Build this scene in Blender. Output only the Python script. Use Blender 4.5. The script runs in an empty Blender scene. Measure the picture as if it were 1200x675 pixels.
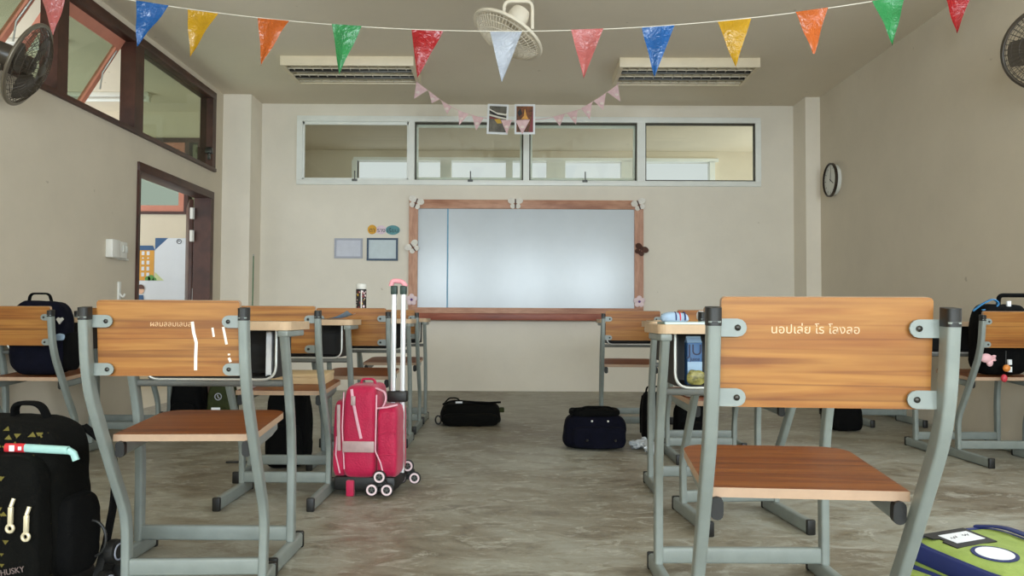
import bpy, bmesh, math, random
from mathutils import Vector, Matrix, noise
from mathutils.bvhtree import BVHTree
random.seed(7)
C = bpy.context.scene.collection
sc = bpy.context.scene
PI = math.pi
sin, cos = math.sin, math.cos

# ------------------------------------------------------------------ camera
F, H = 950.0, .795            # focal length in pixels of the 1200 wide frame, eye height
PITCH, ROLL = math.radians(1.96), math.radians(.28)
Rv = Vector((1, 0, 0)); Fv = Vector((0, cos(PITCH), sin(PITCH))); Uv = Vector((0, -sin(PITCH), cos(PITCH)))
cR = Rv*cos(ROLL) + Uv*sin(ROLL); cU = -Rv*sin(ROLL) + Uv*cos(ROLL)
cd = bpy.data.cameras.new('camera'); cam = bpy.data.objects.new('camera', cd); C.objects.link(cam)
cam.matrix_world = Matrix(((cR.x, cU.x, -Fv.x, 0), (cR.y, cU.y, -Fv.y, 0), (cR.z, cU.z, -Fv.z, H), (0, 0, 0, 1)))
cd.sensor_width = 36; cd.lens = 36*F/1200; cd.clip_start = .05; sc.camera = cam

def ray(x, y):
    u, v = (x-600)/F, (337.5-y)/F
    return cR*u + cU*v + Fv
def at(x, y, Y):              # a point of the photograph at a known distance Y in front of the camera
    d = ray(x, y); t = Y/d.y
    return Vector((d.x*t, Y, H+d.z*t))
def atX(x, y, X):
    d = ray(x, y); t = X/d.x
    return Vector((X, d.y*t, H+d.z*t))

# ------------------------------------------------------------------ materials
def lin(c):
    return tuple((v/255/12.92 if v/255 <= .04045 else ((v/255+.055)/1.055)**2.4) for v in c)+(1,)
MATS = {}
def new_mat(name):
    m = bpy.data.materials.new(name); m.use_nodes = True
    nt = m.node_tree; b = nt.nodes['Principled BSDF']
    MATS[name] = m
    return m, nt, b
def N(nt, t, **kw):
    n = nt.nodes.new(t)
    for k, v in kw.items():
        if k in n.inputs.keys(): n.inputs[k].default_value = v
        else: setattr(n, k, v)
    return n
def coords(nt, scale=(1, 1, 1)):
    tc = N(nt, 'ShaderNodeTexCoord'); mp = N(nt, 'ShaderNodeMapping'); mp.inputs['Scale'].default_value = scale
    nt.links.new(tc.outputs['Object'], mp.inputs['Vector'])
    return mp.outputs['Vector']
def ramp(nt, stops):
    r = N(nt, 'ShaderNodeValToRGB'); e = r.color_ramp.elements
    while len(e) > 1: e.remove(e[-1])
    e[0].position = stops[0][0]; e[0].color = stops[0][1]
    for p, c in stops[1:]:
        k = e.new(p); k.color = c
    return r
def mat(name, rgb, rough=.6, metal=0, var=.12, scale=8, bump=0, bscale=60, spec=.5, rgb2=None, sheen=0, trans=0):
    m, nt, b = new_mat(name)
    c = lin(rgb)
    v = coords(nt)
    n = N(nt, 'ShaderNodeTexNoise', Scale=scale, Detail=5.0, Roughness=.6)
    nt.links.new(v, n.inputs['Vector'])
    lo = tuple(x*(1-var) for x in c[:3])+(1,); hi = tuple(min(1, x*(1+var)) for x in c[:3])+(1,)
    if rgb2: hi = lin(rgb2)
    r = ramp(nt, [(.3, lo), (.7, hi)])
    nt.links.new(n.outputs['Fac'], r.inputs['Fac']); nt.links.new(r.outputs['Color'], b.inputs['Base Color'])
    b.inputs['Roughness'].default_value = rough; b.inputs['Metallic'].default_value = metal
    b.inputs['Specular IOR Level'].default_value = spec
    if sheen: b.inputs['Sheen Weight'].default_value = sheen
    if bump:
        n2 = N(nt, 'ShaderNodeTexNoise', Scale=bscale, Detail=4.0); nt.links.new(v, n2.inputs['Vector'])
        bp = N(nt, 'ShaderNodeBump', Strength=bump, Distance=.01)
        nt.links.new(n2.outputs['Fac'], bp.inputs['Height']); nt.links.new(bp.outputs['Normal'], b.inputs['Normal'])
    return m

def wood(name, dark, mid, light, rough=.4, along=(1.2, 14, 26), spec=.5, lines=.85):
    """Laminated wood: long grain along x, with strips of differing tone and darker glue lines."""
    m, nt, b = new_mat(name)
    v = coords(nt, along)
    oi = N(nt, 'ShaderNodeObjectInfo'); ad = N(nt, 'ShaderNodeVectorMath', operation='ADD')
    sc_ = N(nt, 'ShaderNodeMath', operation='MULTIPLY'); sc_.inputs[1].default_value = 37.0
    nt.links.new(oi.outputs['Random'], sc_.inputs[0])
    nt.links.new(v, ad.inputs[0]); nt.links.new(sc_.outputs[0], ad.inputs[1])
    n = N(nt, 'ShaderNodeTexNoise', Scale=1.0, Detail=6.0, Roughness=.55); nt.links.new(ad.outputs[0], n.inputs['Vector'])
    r = ramp(nt, [(.28, lin(dark)), (.42, lin(mid)), (.55, lin(light)), (.62, lin(mid)), (.75, lin(light))])
    nt.links.new(n.outputs['Fac'], r.inputs['Fac'])
    n2 = N(nt, 'ShaderNodeTexNoise', Scale=5.0, Detail=3.0); nt.links.new(ad.outputs[0], n2.inputs['Vector'])
    mx = N(nt, 'ShaderNodeMixRGB', blend_type='MULTIPLY'); mx.inputs['Fac'].default_value = .35
    r2 = ramp(nt, [(.35, (.6, .5, .42, 1)), (.6, (1, 1, 1, 1))]); nt.links.new(n2.outputs['Fac'], r2.inputs['Fac'])
    nt.links.new(r.outputs['Color'], mx.inputs['Color1']); nt.links.new(r2.outputs['Color'], mx.inputs['Color2'])
    # thin dark glue lines running along the grain
    v3 = coords(nt, (.12, along[1]*.8, along[2]*.8)); a3 = N(nt, 'ShaderNodeVectorMath', operation='ADD')
    nt.links.new(v3, a3.inputs[0]); nt.links.new(sc_.outputs[0], a3.inputs[1])
    n4 = N(nt, 'ShaderNodeTexNoise', Scale=.9, Detail=2.5, Roughness=.6); nt.links.new(a3.outputs[0], n4.inputs['Vector'])
    d_ = tuple(.55+.45*x for x in (0, 0, 0)); dk = (.50, .40, .32, 1); w1 = (1, 1, 1, 1)
    r4 = ramp(nt, [(.40, w1), (.425, dk), (.445, w1), (.50, w1), (.515, (.72, .62, .52, 1)), (.53, w1), (.58, w1), (.60, dk), (.615, w1)])
    nt.links.new(n4.outputs['Fac'], r4.inputs['Fac'])
    m4 = N(nt, 'ShaderNodeMixRGB', blend_type='MULTIPLY'); m4.inputs['Fac'].default_value = lines
    nt.links.new(mx.outputs['Color'], m4.inputs['Color1']); nt.links.new(r4.outputs['Color'], m4.inputs['Color2'])
    nt.links.new(m4.outputs['Color'], b.inputs['Base Color'])
    b.inputs['Roughness'].default_value = rough; b.inputs['Specular IOR Level'].default_value = spec
    return m

M = {}
def paint(name, rgb, stain=.06, rough=.75):
    m, nt, b = new_mat(name)
    v = coords(nt); c = lin(rgb)
    n = N(nt, 'ShaderNodeTexNoise', Scale=.9, Detail=6.0, Roughness=.65); nt.links.new(v, n.inputs['Vector'])
    r = ramp(nt, [(.3, tuple(x*(1-stain) for x in c[:3])+(1,)), (.7, tuple(min(1, x*(1+stain)) for x in c[:3])+(1,))])
    nt.links.new(n.outputs['Fac'], r.inputs['Fac'])
    n3 = N(nt, 'ShaderNodeTexNoise', Scale=9.0, Detail=2.0); nt.links.new(v, n3.inputs['Vector'])
    r3 = ramp(nt, [(.0, (.45, .42, .38, 1)), (.215, (.6, .57, .52, 1)), (.235, (1, 1, 1, 1))]); nt.links.new(n3.outputs['Fac'], r3.inputs['Fac'])
    mx = N(nt, 'ShaderNodeMixRGB', blend_type='MULTIPLY'); mx.inputs['Fac'].default_value = .6
    nt.links.new(r.outputs['Color'], mx.inputs['Color1']); nt.links.new(r3.outputs['Color'], mx.inputs['Color2'])
    nt.links.new(mx.outputs['Color'], b.inputs['Base Color'])
    n2 = N(nt, 'ShaderNodeTexNoise', Scale=35.0, Detail=4.0); nt.links.new(v, n2.inputs['Vector'])
    bp = N(nt, 'ShaderNodeBump', Strength=.08, Distance=.01)
    nt.links.new(n2.outputs['Fac'], bp.inputs['Height']); nt.links.new(bp.outputs['Normal'], b.inputs['Normal'])
    b.inputs['Roughness'].default_value = rough; b.inputs['Specular IOR Level'].default_value = .25
    return m
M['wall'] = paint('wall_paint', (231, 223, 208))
M['side_wall_shaded'] = paint('shaded_wall_paint', (214, 203, 184))  # wall paint darkened, so the side walls carry their shade in the colour
M['ceiling'] = paint('ceiling_paint', (230, 219, 200), stain=.03)
M['tile'] = paint('pale_corridor_floor', (206, 198, 180))
M['far_wall'] = paint('far_wall_paint', (226, 214, 192))
M['column'] = paint('column_paint', (236, 227, 211))

def floor_mat():
    m, nt, b = new_mat('worn_concrete')
    v = coords(nt, (1, 1, 1)); vs = coords(nt, (1, 1.7, 1))
    n1 = N(nt, 'ShaderNodeTexNoise', Scale=1.0, Detail=8.0, Roughness=.66, Distortion=.8); nt.links.new(v, n1.inputs['Vector'])
    n2 = N(nt, 'ShaderNodeTexNoise', Scale=3.4, Detail=10.0, Roughness=.74, Distortion=1.0); nt.links.new(vs, n2.inputs['Vector'])
    n3 = N(nt, 'ShaderNodeTexNoise', Scale=6.5, Detail=10.0, Roughness=.76, Distortion=1.2); nt.links.new(vs, n3.inputs['Vector'])
    r1 = ramp(nt, [(.3, lin((116, 106, 89))), (.46, lin((146, 140, 124))), (.58, lin((164, 163, 150))), (.75, lin((138, 130, 112)))])
    nt.links.new(n1.outputs['Fac'], r1.inputs['Fac'])
    r2 = ramp(nt, [(.36, (.40, .33, .26, 1)), (.45, (.76, .71, .64, 1)), (.53, (1, 1, 1, 1))])
    nt.links.new(n2.outputs['Fac'], r2.inputs['Fac'])
    mx = N(nt, 'ShaderNodeMixRGB', blend_type='MULTIPLY'); mx.inputs['Fac'].default_value = .8
    nt.links.new(r1.outputs['Color'], mx.inputs['Color1']); nt.links.new(r2.outputs['Color'], mx.inputs['Color2'])
    r3 = ramp(nt, [(.52, (0, 0, 0, 1)), (.60, (.45, .45, .45, 1)), (.68, (.9, .9, .9, 1))]); nt.links.new(n3.outputs['Fac'], r3.inputs['Fac'])
    m3 = N(nt, 'ShaderNodeMixRGB', blend_type='MIX'); m3.inputs['Color2'].default_value = lin((190, 190, 178))
    nt.links.new(r3.outputs['Color'], m3.inputs['Fac']); nt.links.new(mx.outputs['Color'], m3.inputs['Color1'])
    nt.links.new(m3.outputs['Color'], b.inputs['Base Color'])
    rr = ramp(nt, [(.3, (.30, .30, .30, 1)), (.65, (.55, .55, .55, 1))]); nt.links.new(n2.outputs['Fac'], rr.inputs['Fac'])
    nt.links.new(rr.outputs['Color'], b.inputs['Roughness'])
    bp = N(nt, 'ShaderNodeBump', Strength=.18, Distance=.01); nt.links.new(n2.outputs['Fac'], bp.inputs['Height'])
    nt.links.new(bp.outputs['Normal'], b.inputs['Normal'])
    b.inputs['Specular IOR Level'].default_value = .4
    return m
M['floor'] = floor_mat()
M['chair_wood'] = wood('orange_laminate', (112, 60, 20), (150, 94, 38), (168, 116, 54), along=(1.0, 11, 17))
M['seat_wood'] = wood('red_brown_laminate', (84, 38, 10), (126, 64, 18), (144, 82, 28), along=(1.2, 22, 14))
M['edge'] = mat('pale_ply_edge', (178, 148, 122), .55, var=.06, scale=20)
M['desk_top'] = wood('pale_laminate', (176, 146, 108), (194, 166, 130), (204, 180, 146), rough=.35, lines=.2)
M['desk_edge'] = mat('pale_chipped_edge', (194, 166, 134), .55, var=.12, scale=14)
M['steel'] = mat('grey_blue_enamel', (130, 137, 132), .4, var=.1, scale=10, bump=.03, bscale=40)
M['dark_steel'] = mat('dark_grey_steel', (96, 98, 94), .45)  # darker grey steel for latches, basket rails and wheel spokes
M['wire'] = mat('silver_wire', (200, 202, 198), .3, metal=.5)
M['black_plastic'] = mat('black_plastic', (24, 23, 21), .5, var=.2)
M['bin_black'] = mat('bin_black', (20, 19, 18), .6)
M['bolt'] = mat('bolt_dark', (58, 56, 52), .35, metal=.7)
M['white_paint'] = mat('correction_white', (236, 228, 214), .7)
M['faint_paint'] = mat('faint_lettering', (208, 172, 132), .7)
M['hand_paint'] = mat('hand_lettering', (212, 184, 150), .7)
M['brown'] = wood('dark_brown_paint', (52, 28, 20), (68, 37, 27), (80, 45, 33), rough=.45, along=(3, 3, 3), lines=0)
M['pink_sash'] = mat('pink_primer', (214, 140, 118), .6, var=.05)
M['alu'] = mat('white_aluminium', (240, 242, 236), .4, var=.03)
M['recess_shade'] = mat('dark_recess_shade', (70, 66, 54), .6)  # dark tone painting the shadow in window gaps and frame recesses
M['white'] = mat('white_enamel', (228, 226, 218), .4, var=.03)
M['cream'] = mat('cream_plastic', (226, 216, 196), .45, var=.04)
M['cream_dark'] = mat('dark_cream_plastic', (150, 138, 112), .5)  # darker tone of the cream plastic
M['fan_dark'] = mat('dark_fan_plastic', (66, 58, 48), .35, var=.1)
M['fan_rim'] = mat('fan_rim_metal', (120, 112, 98), .3, metal=.5)
M['frame_wood'] = wood('whiteboard_frame_wood', (166, 112, 86), (190, 138, 110), (204, 156, 128), rough=.5, along=(2, 9, 9), lines=.15)
M['tray_red'] = wood('red_brown_wood', (126, 60, 42), (150, 78, 56), (164, 92, 68), rough=.45, along=(1.5, 10, 10), lines=.1)
M['board'] = mat('whiteboard_enamel', (192, 199, 204), .19, var=.04, scale=2.2, spec=.45)
M['blue_line'] = mat('blue_tape', (110, 160, 190), .5)
M['paper'] = mat('white_paper', (232, 234, 236), .7, var=.03)
M['paper_blue'] = mat('pale_blue_paper', (150, 172, 194), .6, var=.05)
M['pic_grey'] = mat('grey_frame', (172, 174, 186), .5, var=.04)
M['pic_navy'] = mat('navy_frame', (58, 78, 102), .5)
M['pic_fill'] = mat('printed_sheet', (204, 216, 220), .6, var=.05, scale=14)
M['pic_fill2'] = mat('pale_printed_sheet', (208, 210, 220), .6, var=.05, scale=14)
M['ink'] = mat('dark_ink', (44, 44, 52), .7)
M['teal'] = mat('teal_card', (92, 150, 156), .6)
M['orange_card'] = mat('orange_card', (222, 164, 46), .6)
M['pink_card'] = mat('pink_card', (226, 204, 214), .6)
M['navy'] = mat('navy_fabric', (9, 10, 24), .9, var=.3, scale=25, bump=.25, bscale=250, spec=.15)
M['black_fabric'] = mat('black_fabric', (7, 7, 7), .9, var=.3, scale=25, bump=.25, bscale=250, spec=.15)
M['olive_black'] = mat('olive_black_fabric', (9, 9, 7), .9, var=.3, scale=25, bump=.25, bscale=250, spec=.15)
M['olive'] = mat('olive_green_fabric', (52, 57, 32), .8, var=.2, scale=25, bump=.25, bscale=250, spec=.15)
M['pink'] = mat('hot_pink_fabric', (188, 8, 68), .6, var=.12, scale=12, bump=.3, bscale=120, sheen=.2)
M['pink_trim'] = mat('pale_pink_trim', (232, 176, 190), .55)
M['reflective'] = mat('reflective_tape', (186, 158, 156), .35, var=.1, scale=30)
M['lime'] = mat('lime_green_fabric', (142, 162, 74), .75, var=.12, scale=16, bump=.25, bscale=200, rgb2=(156, 176, 86))
M['navy_trim'] = mat('navy_trim', (26, 38, 92), .7)
M['yellow_print'] = mat('yellow_print', (100, 90, 30), .8)
M['red'] = mat('red_plastic', (204, 44, 52), .45)
M['mint'] = mat('mint_plastic', (160, 202, 196), .45)
M['zip'] = mat('cream_metal', (222, 210, 178), .35, metal=.3)
M['alu_tube'] = mat('bright_aluminium', (226, 228, 230), .25, metal=.4, var=.03)
M['pink_grip'] = mat('pink_grip', (236, 160, 168), .5)
M['dark_green'] = mat('dark_green_plastic', (34, 58, 50), .5)
M['pole_green'] = mat('green_paint_pole', (96, 132, 98), .5, var=.2, scale=20)
M['blue_strap'] = mat('blue_strap', (52, 120, 170), .6)
M['charm_pink'] = mat('charm_pink', (236, 186, 190), .6)
M['charm_orange'] = mat('charm_orange', (226, 140, 60), .4)
M['charm_red'] = mat('charm_red', (200, 60, 74), .4)
M['juice_blue'] = mat('carton_blue', (52, 92, 138), .5, var=.08)
M['juice_pale'] = mat('carton_pale', (150, 178, 204), .5)
M['juice_dark'] = mat('carton_dark', (12, 26, 62), .5)
M['snack'] = mat('snack_wrapper', (82, 80, 24), .35, var=.5, scale=60, rgb2=(176, 168, 96))
M['cup_white'] = mat('milky_plastic', (216, 216, 212), .4, var=.03)
M['lilac'] = mat('lilac_plastic', (186, 184, 214), .5)
M['book_teal'] = mat('pale_teal_cover', (176, 202, 196), .5)
M['card_box'] = mat('pale_card', (210, 184, 142), .7, var=.06)
M['poster_orange'] = mat('poster_orange', (222, 160, 60), .6, var=.04)
M['poster_blue'] = mat('poster_blue', (58, 96, 140), .6)
M['poster_white'] = mat('poster_white', (226, 230, 236), .6, var=.02)
M['poster_green'] = mat('poster_green', (90, 150, 70), .6)
M['poster_pale_green'] = mat('poster_pale_green', (206, 216, 160), .6)
M['skin'] = mat('poster_skin', (236, 190, 160), .6)
M['hair'] = mat('poster_brown', (92, 58, 44), .6)
M['tube_white'] = mat('tube_glass', (232, 232, 226), .3, var=.02)
M['louver'] = mat('louver_aluminium', (222, 212, 190), .4)
M['fixture'] = mat('fixture_enamel', (222, 208, 180), .45, var=.04)
M['lamp_dark'] = mat('lamp_soot', (60, 50, 38), .7, var=.4, scale=2.6, rgb2=(214, 202, 178))
M['clear_bag'] = mat('crumpled_clear_plastic', (190, 196, 200), .12, var=.2, spec=.8)
M['photo_dark'] = mat('photo_dark', (70, 66, 58), .5, var=.4, scale=12, rgb2=(120, 114, 100))
M['photo_warm'] = mat('photo_warm', (62, 30, 16), .5, var=.6, scale=22, rgb2=(150, 84, 32))
M['photo_gold'] = mat('photo_gold', (222, 160, 70), .5, var=.3, scale=40)
M['photo_yellow'] = mat('photo_yellow', (206, 164, 54), .5)
M['photo_stripe'] = mat('photo_stripe', (226, 222, 210), .5)
M['photo_black'] = mat('photo_black', (34, 28, 26), .5)
M['photo_red'] = mat('photo_red', (128, 44, 48), .5)
M['string'] = mat('white_string', (226, 220, 204), .7)
M['petal'] = mat('flower_petal', (238, 214, 216), .6, var=.05)
M['dim_print'] = mat('dim_print', (120, 104, 100), .7)
M['purple'] = mat('flower_heart', (108, 70, 140), .6)
M['bfly_dark'] = mat('butterfly_dark', (80, 44, 30), .6, var=.3, scale=60)
M['bfly_white'] = mat('butterfly_white', (236, 230, 220), .6, var=.1, scale=60)
M['clock_face'] = mat('clock_face', (222, 222, 214), .4, var=.02)
M['clock_rim'] = mat('clock_rim', (44, 32, 24), .35)
M['dirty_alu'] = M['alu']
def flagmat(name, rgb, crinkle=.35):
    m = mat(name, tuple(c*.84 for c in rgb), .22, var=.1, scale=9, spec=.7)
    nt = m.node_tree; b = nt.nodes['Principled BSDF']
    v = coords(nt, (1, 1, 1))
    n = N(nt, 'ShaderNodeTexNoise', Scale=16.0, Detail=3.0, Distortion=2.5); nt.links.new(v, n.inputs['Vector'])
    bp = N(nt, 'ShaderNodeBump', Strength=crinkle, Distance=.03); nt.links.new(n.outputs['Fac'], bp.inputs['Height'])
    nt.links.new(bp.outputs['Normal'], b.inputs['Normal'])
    return m
for k, c in dict(blue=(26, 108, 190), yellow=(232, 176, 24), orange=(232, 112, 36), green=(56, 168, 92), red=(196, 28, 36),
                 fwhite=(214, 222, 236), fpink=(226, 120, 116)).items():
    M['flag_'+k] = flagmat('flag_'+k, c)
M['small_flag'] = mat('pale_pink_flag', (216, 176, 178), .5, var=.06, scale=30, rgb2=(228, 196, 196))
M['small_flag_print'] = mat('pale_flag_print', (232, 214, 206), .5)
def glass_mat(name, tint=(1, 1, 1), refl=.5):
    m, nt, b = new_mat(name)
    nt.nodes.remove(b)
    out = nt.nodes['Material Output']
    tr = N(nt, 'ShaderNodeBsdfTransparent'); tr.inputs['Color'].default_value = (*tint, 1)
    gl = N(nt, 'ShaderNodeBsdfGlossy'); gl.inputs['Roughness'].default_value = .02
    lw = N(nt, 'ShaderNodeLayerWeight'); lw.inputs['Blend'].default_value = .5
    fr = N(nt, 'ShaderNodeMath', operation='POWER'); fr.inputs[1].default_value = 5.0; nt.links.new(lw.outputs['Facing'], fr.inputs[0])
    mu = N(nt, 'ShaderNodeMath', operation='MULTIPLY_ADD'); mu.inputs[1].default_value = refl; mu.inputs[2].default_value = .03
    mx = N(nt, 'ShaderNodeMixShader')
    nt.links.new(fr.outputs[0], mu.inputs[0]); nt.links.new(mu.outputs[0], mx.inputs['Fac'])
    nt.links.new(tr.outputs[0], mx.inputs[1]); nt.links.new(gl.outputs[0], mx.inputs[2]); nt.links.new(mx.outputs[0], out.inputs['Surface'])
    return m
M['glass'] = glass_mat('window_glass', (.93, .95, .92))
M['glass_green'] = glass_mat('greenish_glass', (.66, .71, .63), .5)

# ------------------------------------------------------------------ mesh helpers
class MB:
    def __init__(s): s.v = []; s.f = []; s.mi = []; s.sm = []
    def add(s, verts, faces, mi=0, smooth=False, mtx=None):
        o = len(s.v)
        for p in verts:
            p = Vector(p); s.v.append(mtx @ p if mtx is not None else p)
        for f in faces:
            s.f.append([i+o for i in f]); s.mi.append(mi); s.sm.append(smooth)
        return s
    def bm(s, bm, mi=0, smooth=False, mtx=None):
        bm.verts.index_update()
        s.add([v.co.copy() for v in bm.verts], [[v.index for v in f.verts] for f in bm.faces], mi, smooth, mtx); bm.free()
        return s
    def box(s, lo, hi, bev=0, mi=0, mtx=None, seg=2):
        bm = bmesh.new(); bmesh.ops.create_cube(bm, size=1)
        lo, hi = Vector(lo), Vector(hi); d = hi-lo; c = (lo+hi)/2
        for v in bm.verts: v.co = Vector((v.co.x*d.x, v.co.y*d.y, v.co.z*d.z))+c
        if bev: bmesh.ops.bevel(bm, geom=bm.edges[:], offset=bev, segments=seg, profile=.5, affect='EDGES', clamp_overlap=True)
        return s.bm(bm, mi, bool(bev), mtx)
    def sweep(s, path, w, d, side=None, r=None, mi=0, closed=False, caps=True, n=3, mtx=None):
        """Sweep a rounded rectangle (w along `side`, d across it) along a path."""
        path = [Vector(p) for p in path]; L = len(path)
        r = min(w, d)*.5*.98 if r is None else r
        sec = []
        for cx, cy, a0 in ((1, 1, 0), (-1, 1, 90), (-1, -1, 180), (1, -1, 270)):
            for k in range(n+1):
                a = math.radians(a0+90*k/n)
                sec.append((cx*(w/2-r)+r*cos(a), cy*(d/2-r)+r*sin(a)))
        vs = []; K = len(sec); prev = Vector(side) if side is not None else None
        for i, p in enumerate(path):
            if closed: t = path[(i+1) % L]-path[i-1]
            else: t = path[min(i+1, L-1)]-path[max(i-1, 0)]
            t.normalize()
            if side is not None: b = Vector(side)
            else:
                b = prev if prev is not None else (Vector((0, 0, 1)) if abs(t.z) < .9 else Vector((1, 0, 0)))
            b = (b - t*b.dot(t))
            if b.length < 1e-6: b = t.orthogonal()
            b.normalize(); nn = t.cross(b)
            if side is None: prev = b
            for (x, y) in sec: vs.append(p+b*x+nn*y)
        fs = []
        for i in range(L if closed else L-1):
            j = (i+1) % L
            for k in range(K): fs.append([i*K+k, i*K+(k+1) % K, j*K+(k+1) % K, j*K+k])
        if caps and not closed: fs.append(list(range(K))[::-1]); fs.append([(L-1)*K+k for k in range(K)])
        return s.add(vs, fs, mi, True, mtx)
    def tube(s, path, r, mi=0, closed=False, mtx=None, n=2):
        return s.sweep(path, 2*r, 2*r, None, r*.999, mi, closed, True, n, mtx)
    def lathe(s, prof, n=24, mi=0, mtx=None, smooth=True, cap=True):
        """prof: (radius, z) from bottom to top, about z."""
        vs = []; fs = []
        for (r, z) in prof:
            for k in range(n): a = 2*PI*k/n; vs.append((r*cos(a), r*sin(a), z))
        for i in range(len(prof)-1):
            for k in range(n): fs.append([i*n+k, i*n+(k+1) % n, (i+1)*n+(k+1) % n, (i+1)*n+k])
        if cap:
            fs.append(list(range(n))[::-1]); fs.append([(len(prof)-1)*n+k for k in range(n)])
        return s.add(vs, fs, mi, smooth, mtx)
    def soft(s, w, d, h, e=4.5, res=14, amp=.008, fs=9.0, seed=0, taper=0, lean=0, mi=0, mtx=None, sag=0, flat=True):
        """A stuffed box: superquadric, base at z = 0, with folds."""
        bm = bmesh.new(); bmesh.ops.create_cube(bm, size=2)
        bmesh.ops.subdivide_edges(bm, edges=bm.edges[:], cuts=res-1, use_grid_fill=True)
        off = Vector((seed*7.3, seed*3.1, seed*1.7))
        for v in bm.verts:
            p = v.co; q = (abs(p.x)**e+abs(p.y)**e+abs(p.z)**e)**(1/e); p = p/q
            t = (p.z+1)/2
            k = 1-taper*t
            c = Vector((p.x*w/2*k, p.y*d/2*k+lean*t, p.z*h/2+h/2))
            nn = p.normalized()
            a = noise.noise(c*fs+off)*amp + noise.noise(c*fs*2.7+off)*amp*.5
            c += nn*a
            if sag: c.z -= sag*t*(1-(p.x)**2)
            if flat: c.z = max(c.z, .001)
            v.co = c
        return s.bm(bm, mi, True, mtx)
    def ball(s, r, c=(0, 0, 0), sc_=(1, 1, 1), mi=0, mtx=None, seg=16, rings=10):
        bm = bmesh.new(); bmesh.ops.create_uvsphere(bm, u_segments=seg, v_segments=rings, radius=r)
        for v in bm.verts: v.co = Vector((v.co.x*sc_[0], v.co.y*sc_[1], v.co.z*sc_[2]))+Vector(c)
        return s.bm(bm, mi, True, mtx)
    def prism(s, pts, lo, hi, axis='z', mi=0, mtx=None, smooth=False, side_mi=None):
        """Extrude a 2D polygon along an axis."""
        def p3(u, v, w): return {'z': (u, v, w), 'y': (u, w, v), 'x': (w, u, v)}[axis]
        n = len(pts); vs = [p3(u, v, lo) for u, v in pts]+[p3(u, v, hi) for u, v in pts]
        o = len(s.v); s.add(vs, [], mtx=mtx)
        smi = mi if side_mi is None else side_mi
        for f, m_ in [(list(range(n))[::-1], mi), (list(range(n, 2*n)), mi)]+[([k, (k+1) % n, n+(k+1) % n, n+k], smi) for k in range(n)]:
            s.f.append([i+o for i in f]); s.mi.append(m_); s.sm.append(smooth)
        return s
    def build(s, name, mats, parent=None, loc=None):
        me = bpy.data.meshes.new(name)
        me.from_pydata([tuple(v) for v in s.v], [], s.f)
        if not isinstance(mats, (list, tuple)): mats = [mats]
        for m in mats: me.materials.append(m)
        me.polygons.foreach_set('material_index', s.mi); me.polygons.foreach_set('use_smooth', s.sm)
        bm = bmesh.new(); bm.from_mesh(me); bmesh.ops.recalc_face_normals(bm, faces=bm.faces[:]); bm.to_mesh(me); bm.free()
        me.update()
        if any(s.sm): me.set_sharp_from_angle(angle=math.radians(42))
        o = bpy.data.objects.new(name, me); C.objects.link(o)
        if parent is not None: o.parent = parent
        if loc is not None: o.location = loc
        return o
def fillet(pts, r, n=5):
    pts = [Vector(p) for p in pts]; out = [pts[0]]
    for i in range(1, len(pts)-1):
        a, b, c = pts[i-1], pts[i], pts[i+1]
        rr = min(r, (a-b).length*.48, (c-b).length*.48)
        p, q = b+(a-b).normalized()*rr, b+(c-b).normalized()*rr
        for k in range(n+1):
            t = k/n; out.append(p*(1-t)**2+b*2*t*(1-t)+q*t*t)
    out.append(pts[-1]); return out
def tag(o, label=None, cat=None, group=None, kind=None):
    if label: o['label'] = label
    if cat: o['category'] = cat
    if group: o['group'] = group
    if kind: o['kind'] = kind
    return o
def thing(name, label, cat, loc=(0, 0, 0), rz=0, group=None):
    o = bpy.data.objects.new(name, None); C.objects.link(o); o.empty_display_size = .1
    o.location = loc; o.rotation_euler = (0, 0, rz)
    return tag(o, label, cat, group)
def copy_tree(o, parent=None):
    c = o.copy(); C.objects.link(c)
    if parent is not None: c.parent = parent
    for ch in list(o.children): copy_tree(ch, c)
    return c
def struct(o): o['kind'] = 'structure'; return o
def frame_mtx(o, x, y, z=None):
    x = Vector(x).normalized(); y = Vector(y).normalized(); z = x.cross(y) if z is None else Vector(z)
    return Matrix(((x.x, y.x, z.x, o[0]), (x.y, y.y, z.y, o[1]), (x.z, y.z, z.z, o[2]), (0, 0, 0, 1)))
def text_mb(body, size, mtx, mi=0, mb=None, ext=.0006):
    cu = bpy.data.curves.new('lettering', 'FONT'); cu.body = body; cu.size = size; cu.align_x = 'CENTER'; cu.align_y = 'CENTER'; cu.extrude = ext
    o = bpy.data.objects.new('lettering', cu); C.objects.link(o)
    bpy.context.view_layer.update()
    dg = bpy.context.evaluated_depsgraph_get(); me = bpy.data.meshes.new_from_object(o.evaluated_get(dg))
    mb = mb or MB()
    mb.add([v.co.copy() for v in me.vertices], [list(p.vertices) for p in me.polygons], mi, False, mtx)
    bpy.data.objects.remove(o); bpy.data.meshes.remove(me)
    return mb
def bvh_of(mb): return BVHTree.FromPolygons([tuple(v) for v in mb.v], mb.f)
def decal(mb, bvh, poly, origin, ux, uy, direction, mi, off=.002):
    """Drape a small flat print onto a surface already in mb."""
    direction = Vector(direction); ux, uy = Vector(ux), Vector(uy); vs = []
    for (u, v) in poly:
        h = bvh.ray_cast(Vector(origin)+ux*u+uy*v, direction)
        if h[0] is None: return
        vs.append(h[0]-direction*off)
    mb.add(vs, [list(range(len(vs)))], mi, False)
L_REAR, L_RIGHT, L_CORR, L_FAR, EXPOSURE = 205, 100, 135, 55, 0
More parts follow.
